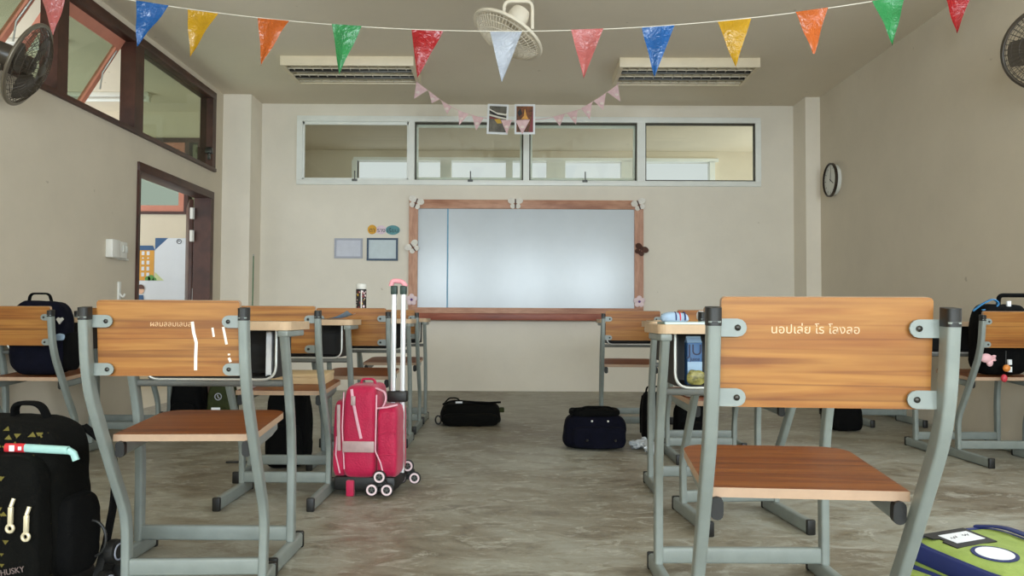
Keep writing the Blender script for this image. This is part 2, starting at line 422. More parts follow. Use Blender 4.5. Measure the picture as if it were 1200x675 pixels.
# ------------------------------------------------------------------ the room
XL, XR, D, CEIL, YR, TH = -2.96, 3.14, 8.58, 3.045, -4.2, .14
PX = D/F                                                          # metres per pixel on the far wall
def boxes(name, lst, m, parent=None, bev=0):
    mb = MB()
    for lo, hi in lst: mb.box(lo, hi, bev)
    return mb.build(name, m, parent)

mb = MB(); mb.box((XL-TH, YR-TH, -.1), (XR+TH, D+TH, 0)); struct(mb.build('floor', M['floor']))
mb = MB(); mb.box((XL-TH, YR-TH, CEIL), (XR+TH, D+TH, CEIL+.12)); struct(mb.build('ceiling', M['ceiling']))
# left wall: a door opening and the window band above
dn, df = atX(161, 189, XL), atX(249, 225.4, XL)
DY0, DY1, DZ = dn.y, df.y, (dn.z+df.z)/2
wf = atX(252, 109.6, XL); wb = atX(252, 202.7, XL)
WY0, WY1, WZ0, WZ1 = 3.75, wf.y, wb.z, wf.z
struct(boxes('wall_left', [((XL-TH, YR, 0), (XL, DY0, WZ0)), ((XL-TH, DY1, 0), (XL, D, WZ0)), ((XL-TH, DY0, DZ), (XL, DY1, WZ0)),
      ((XL-TH, YR, WZ0), (XL, WY0, CEIL)), ((XL-TH, WY1, WZ0), (XL, D, CEIL)), ((XL-TH, WY0, WZ1), (XL, WY1, CEIL))], M['side_wall_shaded']))
# right wall: whole where the photograph shows it, windows nearer the camera
RW0, RW1, RZ0, RZ1 = -.4, 4.7, 1.0, 2.7
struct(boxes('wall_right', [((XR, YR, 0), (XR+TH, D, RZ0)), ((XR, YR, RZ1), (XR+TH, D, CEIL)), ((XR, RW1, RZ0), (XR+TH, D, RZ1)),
      ((XR, YR, RZ0), (XR+TH, RW0, RZ1))], M['side_wall_shaded']))
# back wall with the high window band
BX0, BX1, BZ0, BZ1 = (346-600)*PX, (892-600)*PX, H+(370.5-217.5)*PX, H+(370.5-136)*PX
struct(boxes('wall_back', [((XL-TH, D, 0), (XR+TH, D+TH, BZ0)), ((XL-TH, D, BZ1), (XR+TH, D+TH, CEIL)),
      ((XL-TH, D, BZ0), (BX0, D+TH, BZ1)), ((BX1, D, BZ0), (XR+TH, D+TH, BZ1))], M['wall']))
# rear wall behind the camera, three window openings
RO = [(-2.5, -1.0), (-.45, 1.05), (1.5, 2.8)]; QZ0, QZ1 = .95, 2.45
l = [((XL-TH, YR-TH, 0), (XR+TH, YR, QZ0)), ((XL-TH, YR-TH, QZ1), (XR+TH, YR, CEIL))]
xs = [XL-TH]+[v for p in RO for v in p]+[XR+TH]
for i in range(0, len(xs), 2): l.append(((xs[i], YR-TH, QZ0), (xs[i+1], YR, QZ1)))
struct(boxes('wall_rear', l, M['wall']))
for i, (a, b) in enumerate(RO):
    f = .05; m_ = (a+b)/2
    struct(boxes('window_%d' % (i+5), [((a, YR-.1, QZ0), (b, YR-.03, QZ0+f)), ((a, YR-.1, QZ1-f), (b, YR-.03, QZ1)), ((a, YR-.1, QZ0), (a+f, YR-.03, QZ1)),
          ((b-f, YR-.1, QZ0), (b, YR-.03, QZ1)), ((m_-f/2, YR-.1, QZ0), (m_+f/2, YR-.03, QZ1))], M['brown']))
l = []
for k in range(5): y = RW0+(RW1-RW0)*k/4; l.append(((XR+.03, max(RW0, y-.03), RZ0), (XR+.1, min(RW1, y+.03), RZ1)))
l += [((XR+.03, RW0, RZ0), (XR+.1, RW1, RZ0+.05)), ((XR+.03, RW0, RZ1-.05), (XR+.1, RW1, RZ1))]
struct(boxes('window_8', l, M['brown']))
# columns in the far corners
CYF = 8.22
x0, x1 = (291-600)*CYF/F, (945.5-600)*CYF/F
o = boxes('column_left', [((XL, CYF, 0), (x0, D, CEIL))], M['column']); struct(o)
o = boxes('column_right', [((x1, CYF, 0), ((962.5-600)*CYF/F, D, CEIL))], M['column']); struct(o)
struct(boxes('wall_corner', [(((962.5-600)*CYF/F, CYF+.002, 0), (XR, D, CEIL))], M['wall']))

# ---- high window band in the back wall (window_1)
W1 = struct(bpy.data.objects.new('window_1', None)); C.objects.link(W1); W1.location = (0, D, BZ0)
def wx(px): return (px-600)*PX
hB = BZ1-BZ0; ft = .05
mbf = MB()
mbf.box((BX0, -.03, 0), (BX1, .08, .055), .004); mbf.box((BX0, -.03, hB-.06), (BX1, .08, hB), .004)
for a, b in ((346, 352.5), (477.5, 484.5), (612.5, 619.5), (746.5, 756), (885.5, 892)):
    mbf.box((wx(a), -.028, .05), (wx(b), .078, hB-.055))
mbf.build('window_frame', M['alu'], W1)
panes = [(352.5, 477.5, 'fixed'), (484.5, 612.5, 'open'), (619.5, 746.5, 'open'), (756, 885.5, 'plain')]
for a, b, kind in panes:
    a, b = wx(a), wx(b); z0, z1 = .055, hB-.06
    s = MB(); t = .022 if kind != 'fixed' else .032
    for lo, hi in (((a, -.012, z0), (b, .02, z0+t*.6)), ((a, -.012, z1-t), (b, .02, z1)), ((a, -.012, z0), (a+t*.6, .02, z1)), ((b-t*.6, -.012, z0), (b, .02, z1))):
        s.box(lo, hi, .002)
    sash = s.build('sash', M['alu'] if kind == 'fixed' else M['recess_shade'], W1)  # open and plain panes: dark strips paint the gap and recess shadow
    g = MB(); g.box((a+.008, .002, z0+.008), (b-.008, .008, z1-.008)); g.build('glass_pane', M['glass'], sash)
    if kind == 'open':
        i = MB(); tt = .03
        for lo, hi in (((a+.012, .012, z0+.01), (b-.012, .045, z0+.01+tt)), ((a+.012, .012, z1-tt-.02), (b-.012, .045, z1-.02)), ((a+.012, .012, z0+.01), (a+.012+tt*.7, .045, z1-.02)), ((b-.012-tt*.7, .012, z0+.01), (b-.012, .045, z1-.02))): i.box(lo, hi, .002)
        i.build('inner_sash', M['alu'], sash)
        sash.location = (0, .012, z1); sash.rotation_euler = (math.radians(4), 0, 0)
        for ch in [sash]: ch.data.transform(Matrix.Translation((0, 0, -z1)))
        for ch in sash.children: ch.data.transform(Matrix.Translation((0, 0, -z1)))
    if kind != 'plain':
        h_ = MB(); c = (a+b)/2+(.02 if kind == 'open' else 0)
        h_.box((c-.03, -.05, z0-.02), (c+.025, -.03, z0+.004), .004); h_.box((c-.006, -.055, z0-.01), (c+.006, -.04, z0+.09), .003)
        h_.build('latch', M['dark_steel'], W1)
# ---- the space behind it, with a matching window band on its far side
YF = 11.0; pf = YF/F
struct(boxes('ceiling_beyond', [((-3.05, D+TH, CEIL), (4.2, YF+.3, CEIL+.1))], M['far_wall']))
struct(boxes('floor_beyond', [((-3.05, D+TH, -.1), (4.2, YF+.3, 0))], M['floor']))
fx0, fx1, fz0, fz1 = (417-600)*pf, (838-600)*pf, 1.3, H+(370.5-188)*pf
struct(boxes('wall_beyond', [((-3.05, YF, 0), (4.2, YF+.14, fz0)), ((-3.05, YF, fz1), (4.2, YF+.14, CEIL)), ((-3.05, YF, fz0), (fx0, YF+.14, fz1)), ((fx1, YF, fz0), (4.2, YF+.14, fz1)),
      ((-3.2, D+TH, 0), (-3.05, YF+.14, CEIL)), ((4.2, D+TH, 0), (4.35, D+TH+.3, CEIL)), ((4.2, YF-.2, 0), (4.35, YF+.14, CEIL)), ((4.2, D+TH+.3, 0), (4.35, YF-.2, .5)), ((4.2, D+TH+.3, 2.5), (4.35, YF-.2, CEIL))], M['far_wall']))  # opening in the right end is added to let the fill light in
l = [((fx0-.05, YF-.03, fz1-.005), (fx1+.05, YF+.1, fz1+.04))]
for a, b in ((411, 417), (515, 528), (592, 600), (640, 662), (728, 757), (832, 838)): l.append((((a-600)*pf, YF-.03, fz0), ((b-600)*pf, YF+.1, fz1)))
struct(boxes('window_2', l, M['alu']))

# ---- window band in the left wall (window_3)
W3 = struct(bpy.data.objects.new('window_3', None)); C.objects.link(W3); W3.location = (XL, 0, 0)
my = [atX(58, 60, XL).y, atX(77, 60, XL).y, atX(150, 100, XL).y, atX(166, 100, XL).y, atX(242, 150, XL).y]
f = MB()
f.box((-.11, WY0, WZ1-.07), (.02, WY1, WZ1), .004); f.box((-.11, WY0, WZ0), (.03, WY1, WZ0+.035), .004)
f.box((-.108, WY1-.09, WZ0+.03), (.018, WY1-.001, WZ1-.06)); f.box((-.108, WY0+.001, WZ0+.03), (.018, WY0+.08, WZ1-.06))
f.box((-.1, my[0]+.06, WZ0+.03), (.018, my[1], WZ1-.06)); f.box((-.1, my[2]+.08, WZ0+.03), (.018, my[3], WZ1-.06))
f.build('window_frame', M['brown'], W3)
def sash3(y0, y1, ang):
    z0, z1 = WZ0+.035, WZ1-.07; w = .05
    s = MB()
    for lo, hi in (((-.04, y0, z0-z1), (0, y1, z0-z1+w)), ((-.04, y0, -w*1.6), (0, y1, 0)), ((-.038, y0+.001, z0-z1+w), (-.002, y0+w, -w*1.6)), ((-.038, y1-w, z0-z1+w), (-.002, y1-.001, -w*1.6))): s.box(lo, hi)
    o = s.build('sash', M['pink_sash'], W3); o.location = (-.06, 0, z1); o.rotation_euler = (0, math.radians(ang), 0)
    g = MB(); g.box((-.024, y0+w, z0-z1+w), (-.018, y1-w, -w)); g.build('glass_pane', M['glass_green'], o)
    a = MB(); a.tube([(0, y1-.03, -.1), (.02, y1-.06, -.3), (.05, y1-.02, -.42)], .006); a.build('stay', M['wire'], o)
sash3(my[1]+.01, my[2]+.07, 32)
sash3(WY0+.09, my[0]+.05, 34)
g = MB(); g.box((-.05, my[3], WZ0+.035), (-.044, WY1-.09, WZ1-.07)); g.build('glass_pane', M['glass_green'], W3)
h_ = MB(); h_.box((-.03, WY1-.16, 2.36), (.03, WY1-.1, 2.42), .006); h_.box((-.01, WY1-.15, 2.3), (.02, WY1-.13, 2.42), .004); h_.build('latch', M['bolt'], W3)

# ---- door: frame, and one leaf swung out past the far jamb
DR = struct(bpy.data.objects.new('door_1', None)); C.objects.link(DR); DR.location = (XL, DY1, 0)
L_ = DY1-DY0; f = MB()
f.box((-TH-.01, -L_, DZ-.07), (.02, 0, DZ), .004); f.box((-TH-.008, -L_+.001, 0), (.018, -L_+.035, DZ-.065)); f.box((-TH-.008, -.08, 0), (.018, -.001, DZ-.065))
f.build('door_frame', M['brown'], DR)
lf = MB(); lf.box((-.04, 0, .02), (0, .74, DZ-.08), .004)
for z in (.2, 1.05): lf.box((.0, .1, z), (.008, .64, z+.7), .01)
leaf = lf.build('door_leaf', M['brown'], DR); leaf.location = (-TH-.02, -.06, 0); leaf.rotation_euler = (0, 0, math.radians(24))
for z in (1.72, 1.50, .25):
    hg = MB(); hg.box((-TH-.03, -.125, z), (-TH-.0, -.075, z+.11), .003); hg.tube([(-TH-.005, -.1, z), (-TH-.005, -.1, z+.11)], .012); hg.build('hinge', M['white'], DR)

# ---- corridor outside the door
XC, YE = -5.3, 8.95
struct(boxes('floor_corridor', [((XC-.2, YR, -.1), (XL-TH, 14, -.002))], M['tile']))
struct(boxes('ceiling_corridor', [((XC-.2, YR, CEIL), (XL-TH, 14, CEIL+.1))], M['far_wall']))
ez = lambda y: H+(368.2-y)*YE/F
ex = lambda x: (x-600)*YE/F
ze0, ze1 = ez(251), 2.75
struct(boxes('wall_corridor', [((XC, YE, 0), (-3.2, YE+.12, ze0)), ((XC, YE, ze1), (-3.2, YE+.12, CEIL)), ((ex(231), YE, ze0), (-3.2, YE+.12, ze1)),
      ((XC-.12, YR, 0), (XC, YE, .95)), ((XC-.12, YR, 2.75), (XC, YE, CEIL))], M['far_wall']))
W4 = struct(bpy.data.objects.new('window_4', None)); C.objects.link(W4); W4.location = (0, YE, 0)
f = MB(); f.box((XC, -.02, ze0), (ex(232), .1, ze0+.03)); f.box((ex(214), -.018, ze0+.03), (ex(219), .098, ze1-.05)); f.box((XC, -.02, ze1-.05), (ex(232), .1, ze1)); f.box((ex(229), -.018, ze0+.03), (ex(232)-.001, .098, ze1-.05))
f.build('window_frame', M['brown'], W4)
s = MB(); s.box((XC, .0, ze0+.03), (ex(214), .05, ze0+.1)); s.box((ex(207), .002, ze0+.1), (ex(214)-.001, .048, ze1-.12)); s.box((XC, 0, ze1-.12), (ex(214), .05, ze1-.05)); s.build('sash', M['pink_sash'], W4)
g = MB(); g.box((XC, .03, ze0+.03), (ex(229), .036, ze1-.05)); g.build('glass_pane', M['glass_green'], W4)
struct(boxes('wall_neighbour', [((XC, 13.0, 0), (-3.2, 13.1, CEIL)), ((-3.2, YE, 0), (-3.06, 13.1, CEIL))], M['far_wall']))
# tube lights on the corridor ceiling
for Y in (6.6, 8.2):
    t = thing('tube_light', 'white tube light fixed to the corridor ceiling, %s one' % ('nearer' if Y < 7 else 'farther'), 'ceiling light', (-4.3, Y, CEIL-.07), 0, 'tube lights in the corridor')
    b = MB(); b.box((-.6, -.05, .03), (.6, .05, .07), .006); b.build('housing', M['white'], t)
    b = MB(); b.tube([(-.57, 0, 0), (.57, 0, 0)], .017); b.build('tube', M['tube_white'], t)
    b = MB(); b.box((-.6, -.02, -.02), (-.56, .02, .04), .004); b.box((.56, -.02, -.02), (.6, .02, .04), .004); b.build('lamp_holder', M['white'], t)
# poster of a school building on the corridor's end wall
po = thing('wall_poster', 'large poster of an orange building and a white panel, seen through the doorway', 'poster', (0, YE-.004, 0))
def flat(name, pts, m, parent, y=0, t=.002):
    b = MB(); b.prism([(ex(x), ez(yy)) for x, yy in pts], y-t, y, 'y'); return b.build(name, m, parent)
flat('backing', [(140, 290), (229, 290), (229, 420), (140, 420)], M['poster_white'], po, .003)
flat('orange_building', [(140, 293), (180, 293), (180, 329), (140, 329)], M['poster_orange'], po, .0)
flat('roof_print', [(140, 288), (178, 288), (181, 293.5), (140, 293.5)], M['poster_blue'], po, -.001)
b = MB()
for r_, yy in enumerate((297, 303.5, 308, 315, 322)):
    for c_ in range(6):
        x = 143+c_*6
        if r_ == 1: b.prism([(ex(x-1.4), ez(yy)), (ex(x+1.4), ez(yy)), (ex(x), ez(yy-2.2))], -.004, -.001, 'y')
        else: b.prism([(ex(x-1.6), ez(yy+2.2)), (ex(x+1.6), ez(yy+2.2)), (ex(x+1.6), ez(yy-2.2)), (ex(x-1.6), ez(yy-2.2))], -.004, -.001, 'y')
b.build('window_print', M['poster_white'], po)
b = MB()
for cx, cy, r_ in ((173, 327, 3.2), (177, 326, 3.6), (181, 328, 2.4)): b.prism([(ex(cx+r_*cos(a*PI/8)), ez(cy-r_*sin(a*PI/8)) if sin(a*PI/8) > -.3 else ez(329)) for a in range(16)], -.006, -.003, 'y')
b.build('bush_print', M['poster_green'], po)
for nm, pts, m in (('corner_print', [(181, 279), (196, 279), (181, 293)], 'poster_blue'), ('corner_print', [(224, 279), (230, 279), (230, 287)], 'poster_blue'), ('corner_print', [(181, 329), (181, 319), (192, 329)], 'poster_pale_green')):
    flat(nm, pts, M[m], po, -.002)
flat('white_panel', [(194, 279), (226, 279), (231, 287), (231, 321), (226, 329), (190, 329), (182, 318), (182, 292)], M['poster_white'], po, -.001)
b = MB(); pts = []
for k in range(25): pts.append((ex(209+2.6*cos(k*PI/12)), -.006, ez(283-2.6*sin(k*PI/12))))
b.tube(pts, .003); b.tube([(ex(209), -.006, ez(283)), (ex(210.4), -.006, ez(282))], .003); b.tube([(ex(209), -.006, ez(283)), (ex(207.8), -.006, ez(281.6))], .003); b.build('clock_print', M['ink'], po)
b = MB(); b.prism([(ex(165+4.2*cos(a*PI/10)), ez(340-5*sin(a*PI/10))) for a in range(20)], -.005, -.003, 'y'); b.build('child_face_print', M['skin'], po)
b = MB(); b.prism([(ex(165+4.6*cos(a*PI/10)), ez(339-5.4*sin(a*PI/10))) for a in range(11)], -.007, -.005, 'y'); b.build('child_hair_print', M['hair'], po)
b = MB(); b.prism([(ex(161), ez(352)), (ex(169), ez(352)), (ex(168), ez(346)), (ex(162), ez(346))], -.005, -.003, 'y'); b.build('child_shirt_print', M['poster_blue'], po)

# ------------------------------------------------------------------ light: daylight through the windows, and an added fill behind the back wall
w = bpy.data.worlds.new('world'); sc.world = w; w.use_nodes = True
bg = w.node_tree.nodes['Background']; bg.inputs['Color'].default_value = (.80, .86, .88, 1); bg.inputs['Strength'].default_value = .9
def area(name, loc, rot, sx, sy, power, col):
    l = bpy.data.lights.new(name, 'AREA'); l.shape = 'RECTANGLE'; l.size = sx; l.size_y = sy; l.energy = power; l.color = col
    o = bpy.data.objects.new(name, l); C.objects.link(o); o.location = loc; o.rotation_euler = rot
    return o
DAY = (.85, .94, 1.0)
for i, (a, b) in enumerate(RO):
    area('daylight_rear', ((a+b)/2, YR-TH-.06, (QZ0+QZ1)/2), (math.radians(90), 0, 0), b-a, QZ1-QZ0, L_REAR, (.80, .92, 1.0))
area('daylight_right', (XR+TH+.06, (RW0+RW1)/2, (RZ0+RZ1)/2), (math.radians(90), 0, math.radians(90)), RW1-RW0, RZ1-RZ0, L_RIGHT, DAY)
area('daylight_corridor', (XC-.3, 4.4, 1.5), (math.radians(135), 0, math.radians(-90)), 8.6, 1.5, L_CORR, DAY)
area('fill_beyond', (4.45, (D+TH+YF)/2, 1.5), (math.radians(90), 0, math.radians(90)), 1.9, 1.8, L_FAR, DAY)  # made-up fill lamp, brightens the space behind the back wall
sc.view_settings.view_transform = 'Standard'; sc.view_settings.look = 'None'; sc.view_settings.gamma = 1; sc.view_settings.use_curve_mapping = False
sc.view_settings.exposure = EXPOSURE
# ------------------------------------------------------------------ chairs and desks
HS = .199                      # half distance between the chair's side tubes
def make_chair(name='school_chair'):
    t = thing(name, None, 'chair')
    prof = fillet([(0, 0, .052), (0, 0, .225), (0, -.075, .335), (0, -.225, .58), (0, -.252, .66), (0, -.27, .79)], .07, 5)
    for s in (-1, 1):
        b = MB(); b.sweep([Vector((s*(HS-.009*max(0, 1-p.z/.6)), p.y, p.z)) for p in prof], .0235, .037, (1, 0, 0), .006)
        leg = b.build('leg', M['steel'], t)
        c = MB(); c.sweep([(s*HS, -.2685, .780), (s*HS, -.2695, .806), (s*HS, -.27, .812)], .0255, .039, (1, 0, 0), .008); c.build('end_cap', M['black_plastic'], leg)
        b = MB(); hb_ = HS-.009; b.sweep([(s*hb_, -.31, .027), (s*hb_, .1, .027)], .028, .05, (1, 0, 0), .007)
        r = b.build('runner', M['steel'], t)
        for y0, y1 in ((-.325, -.305), (.095, .115)):
            c = MB(); c.box((s*hb_-.016, y0, 0), (s*hb_+.016, y1, .055), .005); c.build('runner_cap', M['black_plastic'], r)
        sx = s*(HS-.03)
        b = MB(); b.sweep([(sx, -.105, .428), (sx, .14, .442), (sx, .2, .452)], .02, .04, (1, 0, 0), .009)
        u = b.build('seat_support', M['steel'], t)
        c = MB(); c.sweep([(sx, -.118, .427), (sx, -.1, .428)], .024, .044, (1, 0, 0), .011); c.build('end_cap', M['black_plastic'], u)
        for z, y in ((.776, -.2445), (.652, -.2315)):
            b = MB()
            pts = [(s*(HS-.005), z-.016), (s*(HS-.045), z-.016)]+[(s*(HS-.045)-s*.016*sin(a*PI/6), z-.016*cos(a*PI/6)) for a in range(1, 6)]+[(s*(HS-.045), z+.016), (s*(HS-.005), z+.016)]
            b.prism(pts, y-.008, y-.003, 'y'); k = b.build('backrest_bracket', M['steel'], t)
            c = MB(); c.lathe([(.0055, 0), (.0055, .002), (.003, .004)], 12, mtx=frame_mtx((s*(HS-.045), y-.008, z), (1, 0, 0), (0, 0, 1), (0, -1, 0))); c.build('bolt', M['bolt'], k)
    b = MB(); b.sweep([(-HS, 0, .076), (HS, 0, .076)], .024, .048, (0, 1, 0), .007); b.build('crossbar', M['steel'], t)
    # seat: plywood board, front corners rounded, tipped back a little
    pts = [(-.19, -.11), (.19, -.11)]
    R_ = .06
    for sx, a0 in ((1, 0), (-1, 90)):
        for k in range(7): a = math.radians(a0+90*k/6); pts.append((sx*(.19-R_)+R_*cos(a), .285-R_+R_*sin(a)))
    b = MB(); b.prism(pts, 0, .019, 'z', 0, Matrix.Translation((0, 0, .4455+.004)) @ Matrix.Rotation(math.radians(3.0), 4, 'X') @ Matrix.Translation((0, 0, .004)), side_mi=1)
    b.build('seat', [M['seat_wood'], M['edge']], t)
    # backrest board between the tubes
    pts = []; hw, r = .181, .008
    for cx, cz, a0 in ((1, 1, 0), (-1, 1, 90), (-1, -1, 180), (1, -1, 270)):
        for k in range(5): a = math.radians(a0+90*k/4); pts.append((cx*(hw-r)+r*cos(a), cz*(.0985-r)+r*sin(a)))
    b = MB(); b.prism(pts, -.009, .009, 'y', 0, Matrix.Translation((0, -.228, .733)) @ Matrix.Rotation(math.radians(6), 4, 'X'), side_mi=1)
    b.build('backrest', [M['chair_wood'], M['edge']], t)
    return t
def make_desk(name='school_desk'):
    t = thing(name, None, 'desk')
    hs = .25
    prof = fillet([(0, 0, .052), (0, 0, .40), (0, -.115, .735)], .16, 6)
    for s in (-1, 1):
        b = MB(); b.sweep([Vector((s*hs, p.y, p.z)) for p in prof], .0245, .038, (1, 0, 0), .006); b.build('leg', M['steel'], t)
        b = MB(); b.sweep([(s*hs, -.2, .027), (s*hs, .1, .027)], .028, .05, (1, 0, 0), .01); r = b.build('runner', M['steel'], t)
        for y0, y1 in ((-.215, -.195), (.095, .115)):
            c = MB(); c.box((s*hs-.016, y0, 0), (s*hs+.016, y1, .055), .005); c.build('runner_cap', M['black_plastic'], r)
        b = MB(); b.box((s*hs-.017, -.135, .724), (s*hs+.017, .07, .7448), .005); b.build('top_channel', M['steel'], t)
    b = MB(); b.sweep([(-hs, 0, .076), (hs, 0, .076)], .024, .048, (0, 1, 0), .007); b.build('crossbar', M['steel'], t)
    b = MB(); b.sweep([(-hs, .04-.095, .572), (hs, .04-.095, .572)], .024, .022, (0, 1, 0), .007); b.build('basket_rail', M['dark_steel'], t)
    hw, r = .272, .03; pts = []
    for cx, cy, a0 in ((1, 1, 0), (-1, 1, 90), (-1, -1, 180), (1, -1, 270)):
        for k in range(6): a = math.radians(a0+90*k/5); pts.append((cx*(hw-r)+r*cos(a), .005+cy*(.14-r)+r*sin(a)))
    b = MB(); b.prism(pts, .745, .772, 'z', 0, side_mi=1); b.build('tabletop', [M['desk_top'], M['desk_edge']], t)
    # book basket: a dark open bin, its mouth held by a bent wire
    x, y0, y1, z0, z1 = .205, -.06, .135, .588, .742; th = .004
    b = MB()
    for lo, hi in (((-x, y0, z0), (x, y1, z0+th)), ((-x, y0, z0), (-x+th, y1, z1)), ((x-th, y0, z0), (x, y1, z1)), ((-x, y1-th, z0), (x, y1, z1))): b.box(lo, hi)
    bk = b.build('book_basket', M['bin_black'], t)
    for y in (y0-.004,):
        b = MB(); b.tube(fillet([(-x-.006, y, .744), (-x-.006, y, z0-.004), (x+.006, y, z0-.004), (x+.006, y, .744)], .045, 6), .0045); b.build('basket_wire', M['wire'], bk)
    return t
CH, DK = make_chair(), make_desk()
first = {'c': True, 'd': True}
def put(kind, x, leg, label, group, yaw=0):
    src = CH if kind == 'c' else DK
    o = src if first[kind] else copy_tree(src)
    first[kind] = False
    o.location = (x, leg, 0); o.rotation_euler = (0, 0, math.radians(yaw)); o['label'] = label; o['group'] = group
    return o
GC, GD = 'wooden school chairs on grey steel frames', 'school desks with grey steel legs'
A1 = put('c', -.90, 2.34, 'orange wood school chair with white correction-fluid strokes painted on its backrest', GC, 3)
R1 = put('c', .574, 1.67, 'largest orange wood school chair, nearest on the right, with pale handwriting across its backrest', GC, -5)
A2 = put('c', -1.0, 3.62, 'school chair directly in front of the white-streaked chair, with a pale box on its seat', GC)
A3 = put('c', -.84, 4.48, 'school chair right behind the pink rolling backpack and its handle', GC)
A4 = put('c', -.84, 5.75, 'frontmost school chair left of the aisle, before the desk nearest the whiteboard', GC)
R2 = put('c', .88, 3.29, 'school chair hidden mostly behind the largest backrest, with a white cup on its seat', GC, 5)
R3 = put('c', 1.09, 4.69, 'third school chair forward on the right, its backrest just above the desk with the book', GC)
R4 = put('c', .82, 5.65, 'far school chair with its whole backrest visible right of the whiteboard, above the navy bag', GC, -3)
L1 = put('c', -2.49, 4.30, 'school chair at the left wall with a navy black backpack on its seat', GC)
L2 = put('c', -2.47, 5.25, 'school chair by the left wall, seen under the backrest of the white-streaked chair', GC)
L3 = put('c', -2.47, 6.5, 'farthest school chair by the left wall, near the doorway', GC)
RR1 = put('c', 2.73, 4.63, 'school chair by the right wall with a black bag and charms hung on it', GC)
RR2 = put('c', 2.80, 6.2, 'farthest school chair by the right wall, only its runners and legs showing', GC)
dA1 = put('d', -.975, 2.70, 'school desk in front of the white-streaked chair, a book in its dark basket', GD)
dR1 = put('d', .696, 2.475, 'school desk in front of the largest chair, holding a blue juice carton in its basket', GD)
dA2 = put('d', -1.045, 4.05, 'school desk with loose white and blue papers on top', GD)
dA3 = put('d', -.885, 5.09, 'school desk with the tall white-capped bottle standing on it', GD)
dA4 = put('d', -.90, 6.15, 'left-hand desk closest to the whiteboard, at its lower left corner', GD)
dR2 = put('d', .898, 3.80, 'second school desk on the right, its leg just left of the juice carton desk', GD)
dR3 = put('d', 1.12, 5.0, 'third school desk forward on the right, a black bag under it', GD)
dR4 = put('d', .93, 6.2, 'right-hand desk closest to the whiteboard, at its lower right corner', GD)
dL1 = put('d', -2.68, 4.72, 'school desk at the left wall in front of the chair with the navy black backpack', GD)
dL2 = put('d', -2.61, 5.62, 'second school desk along the left wall, toward the doorway', GD)
dRR1 = put('d', 2.72, 4.98, 'school desk by the right wall in front of the chair with the black bag', GD)
dRR2 = put('d', 2.80, 6.6, 'far school desk by the right wall behind the desk with the black bag', GD)

# painted marks on the two near backrests (on the face towards the camera)
def back_face(o): return next(c for c in o.children if c.name.startswith('backrest') and 'bracket' not in c.name)
BM_ = Matrix.Translation((0, -.228, .733)) @ Matrix.Rotation(math.radians(6), 4, 'X') @ frame_mtx((0, -.0094, 0), (1, 0, 0), (0, 0, 1), (0, -1, 0))
def stroke(mb, pts, w, mi=0):
    pts = [Vector((x, y, 0)) for x, y in pts]; L, R_ = [], []
    for i, p in enumerate(pts):
        t = (pts[min(i+1, len(pts)-1)]-pts[max(i-1, 0)]).normalized(); n = Vector((-t.y, t.x, 0))*w/2
        L.append(p+n); R_.append(p-n)
    mb.add(L+R_, [[i, i+1, len(pts)+i+1, len(pts)+i] for i in range(len(pts)-1)], mi, False, BM_)
ba = back_face(A1); b = MB()
# photograph: board spans x 114..287 = .377 m, y 352..442 = .206 m
def bp(x, y): return ((x-200.5)*.362/173, (397-y)*.197/90)
stroke(b, [bp(229, 377), bp(230.5, 390), bp(233.5, 402), bp(232.5, 418), bp(232, 435)], .008)
stroke(b, [bp(253.5, 384), bp(255, 395)], .0055); stroke(b, [bp(266.5, 383), bp(268, 391), bp(270.5, 404)], .0065)
stroke(b, [bp(273, 415), bp(273.3, 417)], .006); stroke(b, [bp(273, 420), bp(275, 425)], .007)
b.build('paint_stroke', M['white_paint'], ba)
b = MB(); text_mb('ผลมลลมเลบล', .019, BM_ @ Matrix.Translation((*bp(203, 380), 0)), 0, b); b.build('faint_lettering', M['faint_paint'], ba)
br = back_face(R1); b = MB()
text_mb('นอปเล่ย โร โลงลอ', .0215, BM_ @ Matrix.Translation((-.018, .041, 0)), 0, b); b.build('handwriting', M['hand_paint'], br)

# ------------------------------------------------------------------ things on and in the desks
def book(name, w, d, h, m, label, cat, loc, rz=0, tilt=None):
    t = thing(name, label, cat, loc, rz)
    b = MB(); b.box((-w/2, -d/2, 0), (w/2, d/2, .0015)); b.box((-w/2, -d/2, h-.0015), (w/2, d/2, h)); b.box((-w/2, -d/2, 0), (-w/2+.002, d/2, h)); b.build('cover', m, t)
    b = MB(); b.box((-w/2+.003, -d/2+.003, .0015), (w/2-.004, d/2-.003, h-.0015)); b.build('page_block', M['paper'], t)
    if tilt: t.rotation_euler = tilt
    return t
TOP = .772
# inside the near left desk: a book standing at the right end of the basket
book('exercise_book', .145, .16, .018, M['paper'], 'white book standing upright in the basket of the desk by the white-streaked chair', 'book', (-.975+.172, 2.70+.035, .593+.0735), 0, (0, math.radians(90), 0))
# juice carton and snack packet in the near right desk
cx, cy = .708-.185+.065, 2.475-.03
t = thing('juice_carton', 'blue juice carton standing in the basket of the near right desk', 'carton', (.545, 2.44, .5925), math.radians(3))
b = MB(); b.box((-.022, -.018, 0), (.022, .018, .125), .002); b.build('carton_body', M['juice_blue'], t)
b = MB(); b.prism([(-.018, .125), (.018, .125), (.002, .138), (.002, .144), (-.002, .144), (-.002, .138)], -.022, .022, 'x'); b.build('gable_top', M['juice_pale'], t)
b = MB(); b.box((-.022, -.0186, .03), (.022, -.018, .068)); b.build('pale_band', M['juice_pale'], t)
b = MB(); text_mb('JU', .046, frame_mtx((0, -.0188, .102), (1, 0, 0), (0, 0, 1), (0, -1, 0)), 0, b); text_mb('Juice', .016, frame_mtx((0, -.0190, .076), (1, 0, 0), (0, 0, 1), (0, -1, 0)), 0, b); b.build('carton_lettering', M['juice_dark'], t)
